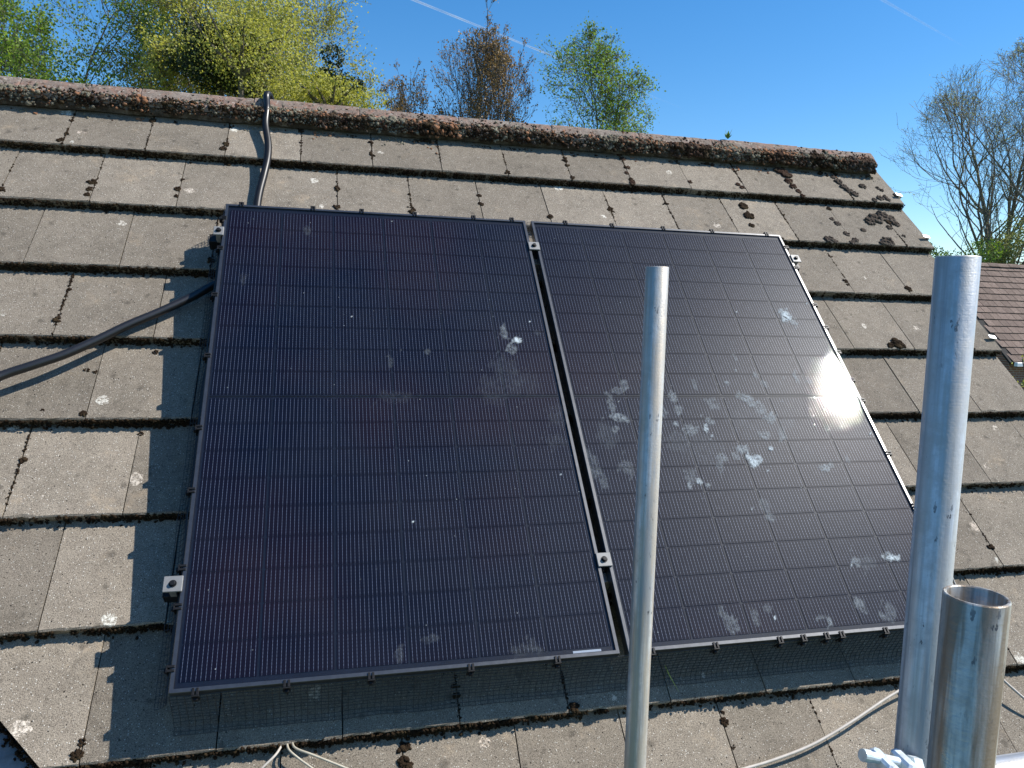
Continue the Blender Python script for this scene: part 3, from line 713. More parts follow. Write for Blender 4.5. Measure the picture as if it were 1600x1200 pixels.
# clips that hold the bird mesh, along the outer edges
clips = {'top': [(377, 0), (489, 0), (565, 0), (648, 0), (740, 0), (800, 0), (884, 1), (957, 1), (1037, 1), (1113, 1), (1198, 1)],
         'bottom': [(305, 0), (448, 0), (580, 0), (736, 0), (871, 0), (1019, 1), (1119, 1), (1220, 1), (1257, 1), (1293, 1), (1317, 1), (1386, 1), (1450, 1)],
         'left': [340, 387, 460, 555, 668, 766, 887, 948, 1045], 'right': [386, 418, 476, 511, 550, 593, 625, 708, 790, 930]}
ytop = {0: (352, 317, 822, 345), 1: (831, 347, 1216, 367)}; ybot = {0: (262, 1085, 970, 1019), 1: (982, 1020, 1516, 979)}
def lin(x, q): return q[1] + (x - q[0]) * (q[3] - q[1]) / (q[2] - q[0])
for side, l in clips.items():
    for c in l:
        if side in ('top', 'bottom'):
            x, pi = c; y = lin(x, ytop[pi] if side == 'top' else ybot[pi]); q = on_roof(x, y, 0); p, W, uo = panels[pi]
            uu = min(max(q.x - uo, .02), PW - .02)
            Wc = W @ T(uu, 0, 0) if side == 'bottom' else W @ T(uu, PH, 0) @ Matrix.Rotation(math.pi, 4, 'Z')
        elif side == 'left':
            x = 352 + (c - 317) * (262 - 352) / (1085 - 317); q = on_roof(x, c, 0); p, W, uo = panels[0]; Wc = W @ T(0, min(q.y, PH - .02), 0) @ Matrix.Rotation(-math.pi / 2, 4, 'Z')
        else:
            x = 1216 + (c - 367) * (1516 - 1216) / (979 - 367); q = on_roof(x, c, 0); p, W, uo = panels[1]; Wc = W @ T(PW, min(q.y, PH - .02), 0) @ Matrix.Rotation(math.pi / 2, 4, 'Z')
        obj('mesh_clip', CLIP, M_black, p, Wc)

# rails under the panels
va = on_roof(943, 875, 0).y; vb = on_roof(830, 385, 0).y
for i, v in enumerate((va, vb)):
    r = empty('mounting_rail', MR @ T(-.045, v, -.05), label=('black mounting rail under the panels\' lower half, its end by the lower left clamp', 'black mounting rail under the panels\' upper half, its end by the upper left clamp')[i], category='rail', group='black rails carrying the panels')
    mb = MB(); mb.box(-.042, 2 * PW + GAP + .05, v - .02, v + .02, -.070, -.031, .001); mb.obj('bar', M_rail, r, MR)
    mb = MB(); mb.box(-.048, -.042, v - .019, v + .019, -.069, -.032, .001); mb.obj('end_cap', M_black, r, MR)
    for uu in (.25, 1.15, 2.05):
        mb = MB(); mb.box(uu - .03, uu + .03, v - .05, v - .021, -H - .02, -.045, .001); mb.box(uu - .02, uu + .02, v - .05, v + .12, -H - .020, -H + .004); mb.obj('roof_hook', M_silver, r, MR)

def clamp(name, u, v, label, du0, du1, group, tilt=0):
    W = MR @ T(u, v, .0005); e = empty(name, W, label=label, category='clamp', group=group)
    mb = MB(); mb.box(du0, du1, -.021, .021, .0006, .0050, .0012); mb.obj('plate', M_plate, e, W)
    c = (du0 + du1) / 2
    mb = MB(); mb.tube([(c, 0, .005), (c, 0, .007)], .0095, 20); mb.tube([(c, 0, .007), (c, 0, .0125), (c, 0, .0128)], .0065, 16, rads=[.0065, .0065, .0055]); mb.obj('bolt', M_black, e, W, smooth=False)
    mb = MB(); mb.box(c - .008, c + .008, -.02, .02, -.036, .0005, .0008) if name != 'mid_clamp' else mb.box(c - .006, c + .006, -.02, .02, -.036, .0005, .0008)
    mb.obj('channel', M_plate if name == 'end_clamp' else M_rail, e, W)
gm = PW + GAP / 2
g1 = 'square clamp plates gripping both panels'; g2 = 'end clamp plates on the outer panel edges'
clamp('mid_clamp', gm, vb, 'small square plate with black bolt bridging the panel gap near its top', -.022, .022, g1)
clamp('mid_clamp', gm, va, 'small square plate with black bolt bridging the panel gap near its bottom', -.022, .022, g1)
clamp('end_clamp', 0, va, 'grey bolted end plate at lower left edge of the left panel', -.042, .004, g2)
clamp('end_clamp', 0, vb, 'dark bolted end plate at upper left edge, above the rail end', -.030, .004, g2)
clamp('end_clamp', 2 * PW + GAP, vb, 'bright bolted end plate at upper right edge of the right panel', -.004, .036, g2)
clamp('end_clamp', 2 * PW + GAP, va, 'bolted end plate at lower right edge, half behind the tall scaffold tube', -.004, .036, g2)

# bird mesh: welded wire skirt round the array
mb = MB(); WT = 2 * PW + GAP
def skirt(t):     # profile: outward offset and w, t 0..1
    return (.004 + .030 * t + .018 * max(0, t - .7) / .3, -.012 - (H - .012) * min(1, t / .86) * 1.0)
cornerpts = []
def wire(pts, r=.0009): mb.tube(pts, r, 3, caps=False)
NS = 11
def edge_pt(side, s, t):
    o, wv = skirt(t); wob = .004 * noise.noise(Vector((s * 9, side * 5, t * 3)))
    o += wob
    if side == 0: return (s, -o - .012 * min(1, t * 1.2), max(wv, surf(-o - .012) + .001) if t > .8 else wv)
    if side == 1: return (-o, s, wv if t < .8 else max(wv, surf(s) + .001))
    if side == 2: return (WT + o, s, wv if t < .8 else max(wv, surf(s) + .001))
    return (s, PH + o, wv)
for side, ln in ((0, WT), (1, PH), (2, PH), (3, WT)):
    n_ = int(ln / .0165)
    for i in range(n_ + 1):
        s_ = ln * i / n_; sk = U(-.002, .002); wire([edge_pt(side, s_ + sk * t, t) for t in np.linspace(0, 1, 7)])
    for q in range(NS + 1):
        t = q / NS; wire([edge_pt(side, ln * i / 60, t) for i in range(61)])
mb.obj('bird_mesh', M_wire, None, MR, label='fine dark wire bird mesh skirting the edges of both solar panels', category='wire mesh')

# ================================================================== CONDUITS, CABLES, GRASS
def ribbed(name, path, rad, pitch, label, cat, group, material=M_conduit, n=14):
    P = smooth_path(path, 40); L_ = [0]
    for a, b in zip(P, P[1:]): L_.append(L_[-1] + (b - a).length)
    tot = L_[-1]; m = int(tot / (pitch / 2)); pts = []; rads = []; j = 0
    for i in range(m + 1):
        s_ = tot * i / m
        while j < len(L_) - 2 and L_[j + 1] < s_: j += 1
        f = (s_ - L_[j]) / max(1e-9, L_[j + 1] - L_[j]); pts.append(P[j].lerp(P[j + 1], f)); rads.append(rad if i % 2 else rad * .86)
    mb = MB(); mb.tube(pts, rad, n, rads=rads); return mb.obj(name, material, None, smooth=True, label=label, category=cat, group=group)
def rp(x, y, h): return MR @ on_roof(x, y, -H + h)
top = wpt(on_roof(424, 150, -H).x, 0, .080)
path = [top + Vector((.03, .35, -.36)), top + Vector((.015, .12, -.10)), top + Vector((0, .03, -.01)), top + Vector((-.012, -.03, -.012)), rp(417, 172, .034), rp(415, 195, .020), rp(419, 225, .020), rp(418, 248, .020), rp(412, 275, .016), rp(406, 298, .018), rp(402, 320, .020), rp(400, 345, .02)]
gc = 'black corrugated hoses carrying the panel cables'
ribbed('cable_conduit', path, .0150, .0045, 'black corrugated hose running over the ridge down to the left panel', 'hose', gc)
path = [rp(-120, 640, .075), rp(-60, 617, .07), rp(0, 588, .055), rp(50, 571, .048), rp(100, 554, .040), rp(150, 532, .034), rp(200, 508, .030), rp(250, 487, .024), rp(300, 464, .020), rp(345, 440, .018), rp(400, 420, .018)]
ribbed('cable_conduit', path, .0150, .0045, 'black corrugated hose crossing the left tiles into the panel\'s edge', 'hose', gc)
def cable(path, rad, mt, label, group=None, n=10):
    mb = MB(); mb.tube(smooth_path(path, 12), rad, n); o = mb.obj('cable', mt, None, smooth=True, label=label, category='cable')
    if group: o['group'] = group
gk = 'thin pale cables lying on the lower tiles'
cable([rp(1500, 1045, .006), rp(1440, 1062, .010), rp(1390, 1088, .012), rp(1330, 1128, .014), rp(1270, 1163, .010), rp(1210, 1187, .007), rp(1160, 1202, .006), rp(1090, 1222, .006)], .0042, M_cable, 'grey cable curving over the bottom tiles left of the tall scaffold tube', gk)
cable([rp(1540, 1035, .008), rp(1563, 1058, .012), rp(1585, 1078, .012), rp(1612, 1100, .010), rp(1660, 1130, .006)], .0040, M_cable, 'short grey cable on the tiles right of the open tube end', gk)
cable([rp(1484, 893, .03), rp(1490, 908, .012), rp(1497, 925, .006), rp(1500, 960, .005)], .0035, M_cable, 'stub of grey cable at the right panel\'s lower right corner', gk)
cable([rp(448, 1160, -.010), rp(452, 1172, .006), rp(468, 1186, .008), rp(492, 1204, .006), rp(510, 1225, .004)], .0028, M_cable2, 'middle of three pale wires coming out under the bottom left tiles', gk)
cable([rp(456, 1158, -.010), rp(462, 1169, .006), rp(490, 1180, .012), rp(540, 1200, .008), rp(590, 1222, .006)], .0029, M_cable2, 'longest pale wire heading right from under the bottom left tiles', gk)
cable([rp(440, 1165, -.010), rp(430, 1180, .006), rp(408, 1202, .008), rp(390, 1225, .005)], .0030, M_cable, 'darker wire bending left from under the bottom left tiles', gk)
mb = MB(); a = [MR @ (on_roof(x, y, -H + h)) for x, y, h in ((1039, 1040, .035), (1046, 1055, .03), (1054, 1069, .022), (1061, 1081, .010))]
mb.tube(smooth_path(a, 6), .0012, 4, rads=[.0016 - .0013 * i / 18 for i in range(19)])
M_grass = simple('yellow_green_blade', (.42, .46, .07), .5, 0, .2, 80)
mb.obj('grass_blade', M_grass, None, label='single yellow green grass blade stuck in the wire mesh below the panels', category='grass blade')
# little weed on the ridge
root_ = wpt(on_roof(1127, 218, -H).x, -.005, .062)
plant = empty('ridge_weed', Matrix.Translation(root_), label='tiny green weed sprouting from the roof ridge', category='weed')
M_weed = leaf_material('weed_leaf', (.05, .10, .02), (.16, .24, .05))
for i in range(6):
    a = i * 1.1; d = Vector((math.cos(a) * .018, math.sin(a) * .012, .022 + .01 * (i % 3)))
    mb = MB(); s_ = d.cross(Vector((0, 0, 1))).normalized() * .009; mb.add([(0, 0, 0), d * .6 + s_, d * 1.25, d * .6 - s_, d * .65 + Vector((0, 0, .003))], [(0, 1, 4), (1, 2, 4), (2, 3, 4), (3, 0, 4)])
    o = mb.obj('leaf', M_weed, plant, Matrix.Translation(root_)); at = o.data.attributes.new('tone', 'FLOAT', 'POINT')
    for x in at.data: x.value = .3 + .1 * i

# ================================================================== SCAFFOLD
RT = .02415
def scaffold_tube(top_px, dep, bot_px, label, mt, down=6.0):
    P0 = at_depth(*top_px, dep); O = MR @ Vector(CC); D = (MR.to_3x3() @ Vector(ray(*bot_px)))
    # direction as near to plumb as still passes the lower sighting
    n_ = D.cross(P0 - O).normalized(); d = Vector((0, 0, -1)); d = (d - n_ * d.dot(n_)).normalized()
    ln = P0.z / -d.z
    zax = -d; W = zax.to_track_quat('Z', 'Y').to_matrix().to_4x4(); base = P0 + d * ln; W.translation = base
    n_ = 64; vs = []; ri = RT - .0032; z = [0, ln - .0012, ln]
    for r, zz in ((RT, 0), (RT, ln - .0009), (RT - .0009, ln), (ri + .0009, ln), (ri, ln - .0009), (ri, 0)):
        for k in range(n_): a = 2 * math.pi * k / n_; vs.append((r * math.cos(a), r * math.sin(a), zz))
    fs = [((r * n_ + k), r * n_ + (k + 1) % n_, ((r + 1) % 6) * n_ + (k + 1) % n_, ((r + 1) % 6) * n_ + k) for r in range(6) for k in range(n_)]
    mb = MB(); mb.add(vs, fs); o = mb.obj('scaffold_tube', mt, None, W, smooth=False, label=label, category='scaffold tube', group='galvanised scaffold tubes standing before the roof')
    for p in o.data.polygons: p.use_smooth = abs(p.normal.z) < .3
    return o, P0, d
scaffold_tube((1027, 417), 1.56, (992, 1200), 'thinnest looking upright steel tube standing in front of the right panel\'s left half', M_galv)
scaffold_tube((1497, 401), .895, (1428, 1200), 'tallest upright steel tube, bluish, crossing the right panel\'s outer edge', M_galv2)
scaffold_tube((1526, 930), .612, (1500, 1200), 'short stained steel tube with open top end at lower right', M_galv3)
# ledger tube running along the eave, and its coupler
def ledger(px, dep, x0, x1, label):
    P = at_depth(*px, dep); W = Matrix.Translation(Vector((x0, P.y, P.z))) @ Matrix.Rotation(math.pi / 2, 4, 'Y'); ln = x1 - x0
    n_ = 48; vs = []; ri = RT - .0032
    for r, zz in ((RT, 0), (RT, ln), (ri, ln), (ri, 0)):
        for k in range(n_): a = 2 * math.pi * k / n_; vs.append((r * math.cos(a), r * math.sin(a), zz))
    fs = [((r * n_ + k), r * n_ + (k + 1) % n_, ((r + 1) % 4) * n_ + (k + 1) % n_, ((r + 1) % 4) * n_ + k) for r in range(4) for k in range(n_)]
    mb = MB(); mb.add(vs, fs); o = mb.obj('scaffold_tube', M_galv2, None, W, label=label, category='scaffold tube')
    for p in o.data.polygons: p.use_smooth = abs(p.normal.z) < .3
    return P
PL = ledger((1600, 1208), .98, -.6, 3.6, 'horizontal steel tube at the bottom right corner, behind the stained upright')
cx = at_depth(1340, 1240, .98).x
cp = empty('scaffold_coupler', T(cx, PL.y, PL.z), label='galvanised bolted coupler with its T bolt, below the tiles at bottom edge', category='coupler')
def cyl(name, a, b, r, n=18, W=None, rads=None):
    mb = MB(); mb.tube([a, b] if rads is None else [Vector(a).lerp(Vector(b), t) for t, _ in rads], r, n, rads=None if rads is None else [q for _, q in rads]); return mb.obj(name, M_cast, cp, T(cx, PL.y, PL.z), smooth=False)
mb = MB(); n_ = 28
for k in range(n_):
    a0, a1 = 2 * math.pi * k / n_, 2 * math.pi * (k + 1) / n_; r0, r1 = RT + .0006, RT + .006
    vs = [(x, r * math.cos(a), r * math.sin(a)) for x in (-.022, .022) for a in (a0, a1) for r in (r0, r1)]
    mb.add(vs, [(1, 3, 7, 5), (0, 1, 5, 4)[::-1] if 0 else (0, 4, 6, 2), (0, 2, 3, 1), (4, 5, 7, 6)])
mb.obj('band', M_cast, cp, T(cx, PL.y, PL.z))
mb = MB(); mb.box(-.020, -.006, -.02, .02, RT + .003, RT + .030, .003); mb.obj('lug', M_cast, cp, T(cx, PL.y, PL.z) @ Matrix.Rotation(.1, 4, 'X'))
mb = MB(); mb.box(.010, .024, -.018, .018, RT + .003, RT + .026, .003); mb.obj('lug', M_cast, cp, T(cx, PL.y, PL.z) @ Matrix.Rotation(.1, 4, 'X'))
cyl('bolt', (-.034, 0, RT + .030), (.030, -.004, RT + .012), .0065, 16)
cyl('bolt_end', (-.040, 0, RT + .0318), (-.030, 0, RT + .029), .0075, 16)
cyl('nut', (.026, -.004, RT + .013), (.038, -.0045, RT + .010), .012, 6)

# ================================================================== NEIGHBOUR'S ROOF
nb_d = 27.0
NP = at_depth(1540, 412, nb_d); NX0 = at_depth(1442, 412, nb_d).x; NX1 = NX0 + 19 * .30 + .1; NG = .32
A2 = math.radians(42)
neigh = empty('bungalow', T((NX0 + NX1) / 2, NP.y, 0), label='neighbouring house with a brown tiled roof seen at the right edge', category='house')
MN = Matrix.Translation((NX0, NP.y, NP.z)) @ Matrix.Rotation(A2, 4, 'X')
mb = MB(); mb.box(-.1, NX1 - NX0 + .1, -15 * NG, .02, -.12, -.06); nroof = mb.obj('roof_slope', M_felt, neigh, MN)
def ntile(seed):
    r = random.Random(seed); mb = MB(); w_ = .286; t = .040; y1 = NG + .05; j = r.uniform(-.004, .004)
    z1 = -y1 * .03 / NG
    mb.add([(0, j, 0), (w_, j, 0), (w_, y1, z1), (0, y1, z1), (0, j, -t), (w_, j, -t), (w_, y1, z1 - t), (0, y1, z1 - t)], [(0, 1, 2, 3), (4, 5, 1, 0), (5, 6, 2, 1), (7, 4, 0, 3), (6, 7, 3, 2)])
    return mb.mesh('roof_tile')
nts = [ntile(i) for i in range(4)]
for r in range(15):
    for c in range(19):
        obj('roof_tile', random.choice(nts), M_ntile, nroof, MN @ T(c * .30 + (.15 if r % 2 else 0) + U(-.004, .004), -(r + 1) * NG, -.02) @ Matrix.Rotation(U(-.01, .01), 4, 'X'))
mb = MB()
for k in range(13):
    x = k * .45; pr = [(-.13, -.10), (-.06, -.015), (0, .03), (.06, -.015), (.13, -.10)]
    mb.v and None
    vs = [(NX0 + x + xx, NP.y + y, NP.z + z + .01 * (k % 2)) for xx in (0, .44) for y, z in pr]
    m2 = MB(); m2.add(vs, [(i, i + 5, i + 6, i + 1) for i in range(4)] + [(0, 1, 2, 3, 4), (9, 8, 7, 6, 5)]); m2.obj('ridge_tile', M_ntile, nroof)
yE, zE = NP.y - 15 * NG * math.cos(A2), NP.z - 15 * NG * math.sin(A2)
mb = MB(); dpt = 2 * (NP.y - yE)
mb.add([(NX0 - .1, NP.y + .02, NP.z - .05), (NX1 + .1, NP.y + .02, NP.z - .05), (NX1 + .1, yE + dpt, zE), (NX0 - .1, yE + dpt, zE), (NX0 - .1, yE + dpt, zE - .1), (NX1 + .1, yE + dpt, zE - .1)], [(0, 1, 2, 3), (3, 2, 5, 4)])
mb.obj('back_slope', M_ntile, neigh)
mb = MB(); x0, x1, y0, y1 = NX0 + .15, NX1 - .15, yE + .3, yE + dpt - .3
pr = [(y0, 0), (y1, 0), (y1, zE - .02), (NP.y, NP.z - .28), (y0, zE - .02)]
mb.add([(x0, y, z) for y, z in pr] + [(x1, y, z) for y, z in pr], [(4, 3, 2, 1, 0), (5, 6, 7, 8, 9)] + [(i, (i + 1) % 5, (i + 1) % 5 + 5, i + 5) for i in range(5)])
mb.obj('wall', M_brick, neigh)
mb = MB(); mb.box(NX0, NX1, yE - .12, yE, zE - .16, zE - .04, .01); mb.obj('gutter', M_white, neigh)
mb = MB(); mb.box(NX0 + .9, NX0 + 4.5, y0 - .03, y0 - .002, zE - 1.9, zE - .35, .01); wf = mb.obj('window', M_white, neigh)
for k in range(3):
    mb = MB(); mb.box(NX0 + 1.0 + k * 1.18, NX0 + 2.1 + k * 1.18, y0 - .045, y0 - .032, zE - 1.8, zE - .45); mb.obj('pane', M_wglass, wf)

# ================================================================== TREES
def leaf_mesh(pts, size, tone_fn, seed, elong=1.5):
    rs = np.random.RandomState(seed); P = np.array(pts); n_ = len(P)
    a = rs.normal(size=(n_, 3)); a /= np.linalg.norm(a, axis=1)[:, None]; b = rs.normal(size=(n_, 3)); b = b - a * (a * b).sum(1)[:, None]; b /= np.linalg.norm(b, axis=1)[:, None]
    s = (size * rs.uniform(.55, 1.25, n_))[:, None]
    c = np.cross(a, b)
    v = np.stack([P, P + a * s * .5 + b * s * .5 / elong + c * s * .06, P + a * s, P + a * s * .5 - b * s * .5 / elong + c * s * .06], 1).reshape(-1, 3)
    me = bpy.data.meshes.new('crown'); me.vertices.add(len(v)); me.vertices.foreach_set('co', v.ravel())
    me.loops.add(4 * n_); me.loops.foreach_set('vertex_index', np.arange(4 * n_, dtype=np.int32)); me.polygons.add(n_); me.polygons.foreach_set('loop_start', np.arange(0, 4 * n_, 4, dtype=np.int32)); me.update()
    at = me.attributes.new('tone', 'FLOAT', 'POINT'); at.data.foreach_set('value', np.repeat(tone_fn(P, rs), 4).astype(np.float32)); return me
def clumpy(P, rs):
    t = np.array([noise.noise(Vector(p) * .7) for p in P]) * .5 + .5
    return np.clip(t * .55 + rs.uniform(0, .55, len(P)), 0, 1)

def grow(base, height, spread, cz, rz, seed, levels, trunk_r, stems=1, lean=.12, first=.3, counts=(9, 7, 6, 5), tropism=.10, ang=(25, 60), lenf=(.5, .8), wob=.16, cut_z=0.0, len0=None, limb=1.2):
    """branches as (points, radii, level) + tip points; the envelope is an ellipsoid round (base, cz)"""
    r = random.Random(seed); out = []; tips = []
    C0 = Vector((base[0], base[1], cz))
    def inside(p, slack=1.0):
        q = ((p.x - C0.x) / spread) ** 2 + ((p.y - C0.y) / spread) ** 2 + ((p.z - C0.z) / rz) ** 2
        k = 1 + .35 * noise.noise(p * .45 + Vector((seed, 0, 0)))
        if p.z < C0.z: q -= ((p.z - C0.z) / rz) ** 2
        return q < k * slack
    stack = []
    for s in range(stems):
        a = r.uniform(0, 6.28); d = Vector((math.cos(a) * lean, math.sin(a) * lean, 1)).normalized()
        stack.append((Vector((base[0] + math.cos(a) * .15 * (stems > 1), base[1] + math.sin(a) * .15 * (stems > 1), 0)), d, (len0 or height * .97) * r.uniform(.85, 1.05), trunk_r / math.sqrt(stems), 0))
    while stack:
        p, d, ln, rad, lv = stack.pop()
        seg = (.5, .35, .26, .2, .15)[min(lv, 4)]; n_ = max(3, min(26, int(ln / seg))); st = ln / n_
        pts = [p.copy()]; rads = [rad]; dirs = [d.copy()]; end = .2 if lv else .12
        for i in range(n_):
            d = (d + Vector((r.gauss(0, wob), r.gauss(0, wob), r.gauss(0, wob) + tropism)) * (.6 if lv == 0 else 1)).normalized()
            p = p + d * st; pts.append(p.copy()); dirs.append(d.copy()); rads.append(rad * (1 - (1 - end) * (i + 1) / n_))
            if not inside(p, 1.0 if lv else 1.1): break
        out.append((pts, rads, lv))
        if lv >= levels:
            tips.extend(pts[1:]); continue
        if lv == levels - 1: tips.extend(pts[len(pts) // 2:])
        m = counts[min(lv, len(counts) - 1)]; N_ = len(pts) - 1
        for k in range(m):
            f = first + (1 - first) * (k + r.random()) / m if lv == 0 else .15 + .85 * (k + r.random()) / m
            i = min(N_, max(1, int(f * N_ + .5))); q = pts[i]
            if q.z < cut_z and lv > 0: continue
            dd = dirs[i]; an = math.radians(r.uniform(*ang)); ax = dd.orthogonal().normalized(); az = r.uniform(0, 6.28)
            side = (ax * math.cos(az) + dd.cross(ax) * math.sin(az)).normalized()
            nd = (dd * math.cos(an) + side * math.sin(an)).normalized()
            nl = ln * r.uniform(*lenf) * (1.05 - .5 * f) if lv else min(spread * limb, height * .5) * r.uniform(.65, 1.1) * (1.15 - .45 * f)
            if nl < .12: continue
            stack.append((q.copy(), nd, nl, max(.003, rads[i] * r.uniform(.5, .72)), lv + 1))
    return out, tips
def wood_mesh(br, name, rmin=.004, cutlow=-1):
    V = []; F = []; nb = 0
    for pts, rads, lv in br:
        n_ = (8, 6, 4, 3, 3, 3)[lv]
        if n_ > 3 or True:
            a = (pts[1] - pts[0]).normalized().orthogonal().normalized()
            for i, p in enumerate(pts):
                t = (pts[min(i + 1, len(pts) - 1)] - pts[max(0, i - 1)]).normalized(); a = (a - t * a.dot(t)).normalized(); b = t.cross(a); r = max(rmin, rads[i])
                for k in range(n_):
                    an = 6.28318 * k / n_; V.append(p + (a * math.cos(an) + b * math.sin(an)) * r)
            m = len(pts)
            F += [(nb + i * n_ + k, nb + i * n_ + (k + 1) % n_, nb + (i + 1) * n_ + (k + 1) % n_, nb + (i + 1) * n_ + k) for i in range(m - 1) for k in range(n_)]
            nb += m * n_
    me = bpy.data.meshes.new(name); me.from_pydata([tuple(v) for v in V], [], F); me.update(); me.shade_smooth(); return me
EYE = MR @ Vector(CC)
def ground_at(px, dist):
    p = at_depth(px, 480, dist); return (p.x, p.y)
def z_at(py, dist, px=800):
    return at_depth(px, py, dist).z
def plant_tree(name, label, cat, px, dist, top, half, seed, leafm, barkm, leaf=.06, per=2, jitter=.12, group=None, crown_low=260, **kw):
    base = ground_at(px, dist); zt = z_at(top, dist, px); zl = z_at(crown_low, dist, px); cz = (zt + zl) / 2; rz = (zt - zl) / 2
    spread = half / FPX * dist
    levels = kw.pop('levels', 4)
    br, tips = grow(base, zt, spread, cz, rz, seed, levels, kw.pop('trunk_r', .16), **kw)
    e = empty(name, T(base[0], base[1], 0), label=label, category=cat)
    if group: e['group'] = group
    t0 = [b for b in br if b[2] <= 1]; t1 = [b for b in br if b[2] > 1]
    obj('trunk', wood_mesh(t0, 'trunk', .01), barkm, e)
    if t1: obj('branches', wood_mesh(t1, 'branches', .0032 * dist / 18), barkm, e, kind='stuff')
    r = random.Random(seed); pts = []
    for p in tips:
        for q in range(per if isinstance(per, int) else (1 if r.random() < per else 0)):
            pts.append((p.x + r.gauss(0, jitter), p.y + r.gauss(0, jitter), p.z + r.gauss(0, jitter)))
    if pts: obj('crown', leaf_mesh(pts, leaf, clumpy, seed), leafm, e)
    return e, len(pts), len(br)
ML_green = leaf_material('fresh_green_leaf', (.09, .15, .02), (.25, .36, .06), .4)
ML_yell = leaf_material('yellow_green_leaf', (.19, .20, .03), (.54, .52, .13), .45)
ML_ivy = leaf_material('dark_ivy_leaf', (.010, .020, .007), (.045, .065, .018), .1)
ML_bud = leaf_material('bronze_bud', (.18, .11, .05), (.36, .25, .10), .3)
ML_pale = leaf_material('pale_new_leaf', (.16, .18, .05), (.38, .40, .15), .4)
gt = 'garden trees behind the ridge'
info = []
info.append(plant_tree('tree', 'airy fresh green tree at the far left behind the ridge', 'tree', 85, 17, -75, 185, 11, ML_green, M_bark, leaf=.075, per=2, jitter=.09, stems=5, lean=.13, first=.5, counts=(11, 7, 6, 5), cut_z=7.0, trunk_r=.2, group=gt))
info.append(plant_tree('tree', 'wide yellow green tree spreading behind the dark ivy clumps', 'tree', 435, 21, -35, 200, 23, ML_yell, M_barkpale, leaf=.075, per=2, jitter=.10, stems=6, lean=.15, first=.5, counts=(12, 7, 6, 5), cut_z=7.0, trunk_r=.25, group=gt))
info.append(plant_tree('tree', 'sparse brown budding tree with upright twigs, right of the wide tree', 'tree', 724, 21, 82, 104, 37, ML_bud, M_bark, leaf=.06, per=.9, jitter=.05, stems=9, lean=.11, first=.5, limb=1.6, ang=(15, 38), counts=(12, 7, 5, 4), tropism=.16, wob=.10, cut_z=7.0, trunk_r=.20, group=gt, crown_low=330))
info.append(plant_tree('tree', 'fan shaped sparse green tree standing alone against the sky', 'tree', 872, 22, 86, 112, 41, ML_green, M_bark, leaf=.065, per=2, jitter=.10, stems=5, lean=.11, first=.55, limb=1.7, counts=(12, 7, 6, 4), wob=.18, cut_z=7.0, trunk_r=.18, group=gt, crown_low=300))
info.append(plant_tree('tree', 'large bare branched tree at the right behind the brown roof', 'tree', 1578, 33, 90, 245, 58, ML_pale, M_barkpale, leaf=.06, per=.8, jitter=.06, stems=3, lean=.10, ang=(20, 55), counts=(13, 7, 5, 4), wob=.11, tropism=.07, limb=1.5, lenf=(.45, .75), cut_z=4.0, trunk_r=.36, crown_low=560, levels=4))

def bush(name, label, cat, px, dist, cy, rx, rz_, seed, leafm, n, leaf, group=None, lumps=16, zground=True):
    """dense ivy or shrub: leaves over many overlapping lumps, hollow and uneven"""
    r = np.random.RandomState(seed); c = at_depth(px, cy, dist); R_ = rx / FPX * dist; Z_ = rz_ / FPX * dist; pts = []
    L_ = [(r.normal(size=3) * (.42, .42, .42), r.uniform(.25, .5)) for _ in range(lumps)]
    for (o, s) in L_:
        m = int(n / lumps); d = r.normal(size=(m, 3)); d /= np.linalg.norm(d, axis=1)[:, None]; rad = s * (1 - .35 * r.rand(m) ** 2)[:, None]
        q = (o + d * rad + r.normal(size=(m, 3)) * .04) * (R_, R_, Z_) + np.array(c); pts.append(q)
    P = np.vstack(pts); e = empty(name, T(c.x, c.y, 0), label=label, category=cat)
    if group: e['group'] = group
    mb = MB(); mb.tube([(c.x, c.y, 0), (c.x + .05, c.y, c.z * .5), (c.x, c.y + .05, c.z)], .1, 7, rads=[.14, .1, .05])
    for k in range(9):
        a = k * .7; mb.tube([(c.x, c.y, c.z - Z_ * .6), (c.x + math.cos(a) * R_ * .4, c.y + math.sin(a) * R_ * .4, c.z), (c.x + math.cos(a) * R_ * .7, c.y + math.sin(a) * R_ * .7, c.z + Z_ * .6 * RND())], .04, 5, rads=[.05, .03, .01])
    mb.obj('trunk', M_bark, e)
    obj('crown', leaf_mesh(P, leaf, clumpy, seed), leafm, e); return e, len(P), 0
gi_ = 'dense clumps in front of the wide tree'
info.append(bush('ivy_tree', 'dense dark ivy covered trunk inside the wide yellow green tree', 'tree', 345, 16.8, 100, 70, 60, 3, ML_ivy, 15000, .065, gi_))
info.append(bush('ivy_tree', 'smaller dark ivy clump just right of the hose on the ridge', 'tree', 512, 17, 130, 42, 38, 5, ML_ivy, 8000, .065, gi_))
info.append(bush('shrub', 'bright yellow green bush top showing right of the hose over the ridge', 'bush', 515, 16.1, 150, 80, 46, 8, ML_yell, 7000, .06, lumps=26))
info.append(bush('shrub', 'yellow green foliage mass overhanging the larger ivy clump', 'bush', 375, 15.9, 75, 115, 75, 9, ML_yell, 9000, .06, lumps=44))
info.append(bush('shrub', 'low green bush under the bare tree behind the brown roof', 'bush', 1470, 31, 425, 80, 55, 12, ML_green, 9000, .10))
info.append(bush('shrub', 'taller green thicket against the bare tree\'s trunk', 'bush', 1585, 31.5, 400, 60, 70, 13, ML_pale, 8000, .10))
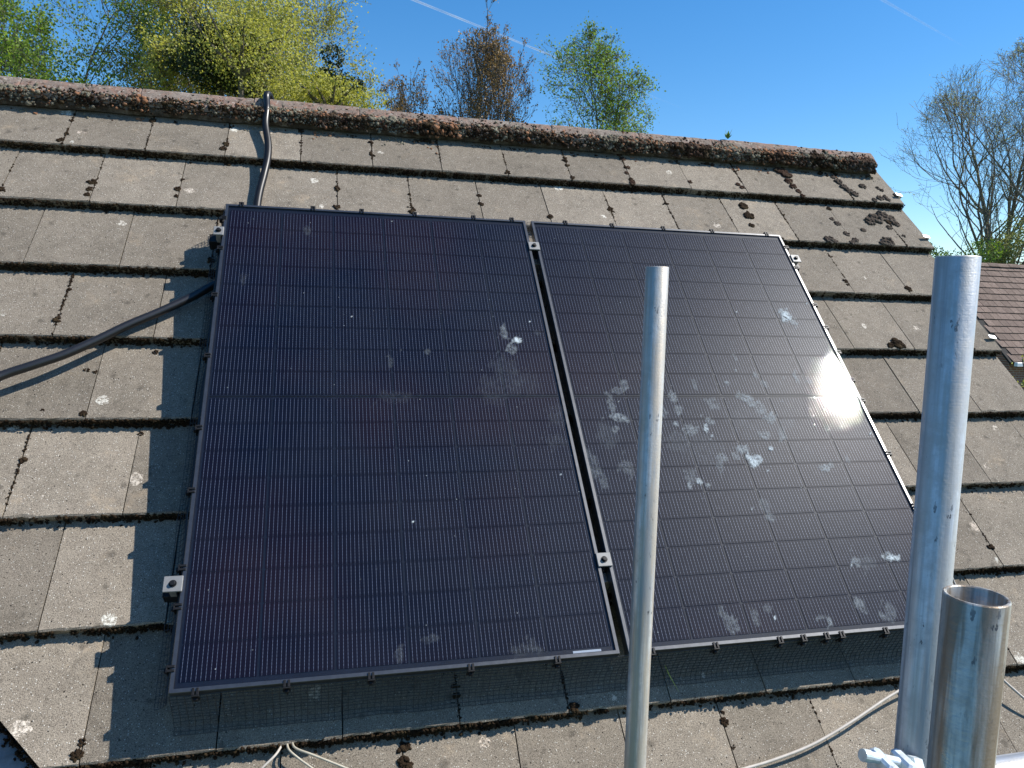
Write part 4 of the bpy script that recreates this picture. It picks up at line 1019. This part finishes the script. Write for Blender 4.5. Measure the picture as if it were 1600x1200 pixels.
# sapling between the two houses, in front of the brown roof
e, a_, b_2 = plant_tree('sapling', 'thin sapling with a few yellow leaves in front of the brown roof', 'sapling', 1592, 10, 462, 80, 77, ML_yell, M_bark, leaf=.08, per=.8, jitter=.04, stems=5, lean=.03, first=.72, ang=(20, 50), counts=(8, 4, 3), wob=.10, cut_z=2.0, trunk_r=.08, crown_low=760, levels=2)
# far wood closing the horizon
rs = np.random.RandomState(2); n_ = 26000; an = rs.uniform(-2.2, 2.2, n_); d = 95 + 25 * rs.rand(n_)
hgt = 6.5 + 2.5 * np.sin(an * 9) + 1.5 * np.sin(an * 31 + 1)
P = np.c_[EYE.x + d * np.sin(an), EYE.y + d * np.cos(an), hgt * rs.rand(n_) ** .6]
obj('far_woodland', leaf_mesh(P, 1.3, clumpy, 4), ML_ivy, None, kind='stuff')

# ================================================================== CONTRAILS
def contrail(p0, p1, wpx, label, seed):
    m = bpy.data.materials.new('ice_trail'); m.use_nodes = True; n = m.node_tree; n.nodes.clear(); out = N(n, 'OutputMaterial')
    tr = N(n, 'BsdfTransparent'); df = N(n, 'BsdfTranslucent'); df.inputs[0].default_value = (.9, .9, .92, 1); d2 = N(n, 'BsdfDiffuse'); d2.inputs[0].default_value = (.9, .9, .92, 1)
    ad = N(n, 'MixShader'); ad.inputs[0].default_value = .5; L(n, df.outputs[0], ad.inputs[1]); L(n, d2.outputs[0], ad.inputs[2])
    at = N(n, 'Attribute', attribute_name='trail'); lw = N(n, 'LayerWeight', i_Blend=.5); fc = mathn(n, 'POWER', mathn(n, 'SUBTRACT', 1.0, lw.outputs['Facing']), 1.6)
    f = mathn(n, 'MULTIPLY', mathn(n, 'MULTIPLY', at.outputs['Fac'], fc), .38)
    mx = N(n, 'MixShader'); L(n, f, mx.inputs[0]); L(n, tr.outputs[0], mx.inputs[1]); L(n, ad.outputs[0], mx.inputs[2]); L(n, mx.outputs[0], out.inputs[0])
    D = 2600.0; a = at_depth(*p0, D); b = at_depth(*p1, D * 1.25); k = 60; pts = [a.lerp(b, i / k) for i in range(k + 1)]
    r = wpx / FPX * D / 2; mb = MB(); mb.tube(pts, r, 20, rads=[r * (1.35 - .7 * i / k) * (1 + .15 * noise.noise(Vector((i * .4, seed, 0)))) for i in range(k + 1)], caps=False)
    o = mb.obj('contrail', m, None, smooth=True, label=label, category='contrail', group='aircraft trails across the blue sky')
    at = o.data.attributes.new('trail', 'FLOAT', 'POINT'); v = []
    for i in range(k + 1):
        q = i / k; dd = min(1, (1 - q) * 2.4) * (.65 + .5 * noise.noise(Vector((i * .35, seed * 3, 1)))); v += [max(0, dd)] * 20
    at.data.foreach_set('value', v)
contrail((560, -35), (1068, 170), 3.6, 'longer faint white aircraft trail running down behind the trees', 1)
contrail((1320, -34), (1512, 76), 4.5, 'shorter white aircraft trail at the upper right of the sky', 2)
print('trees', [(i[1], i[2]) for i in info])
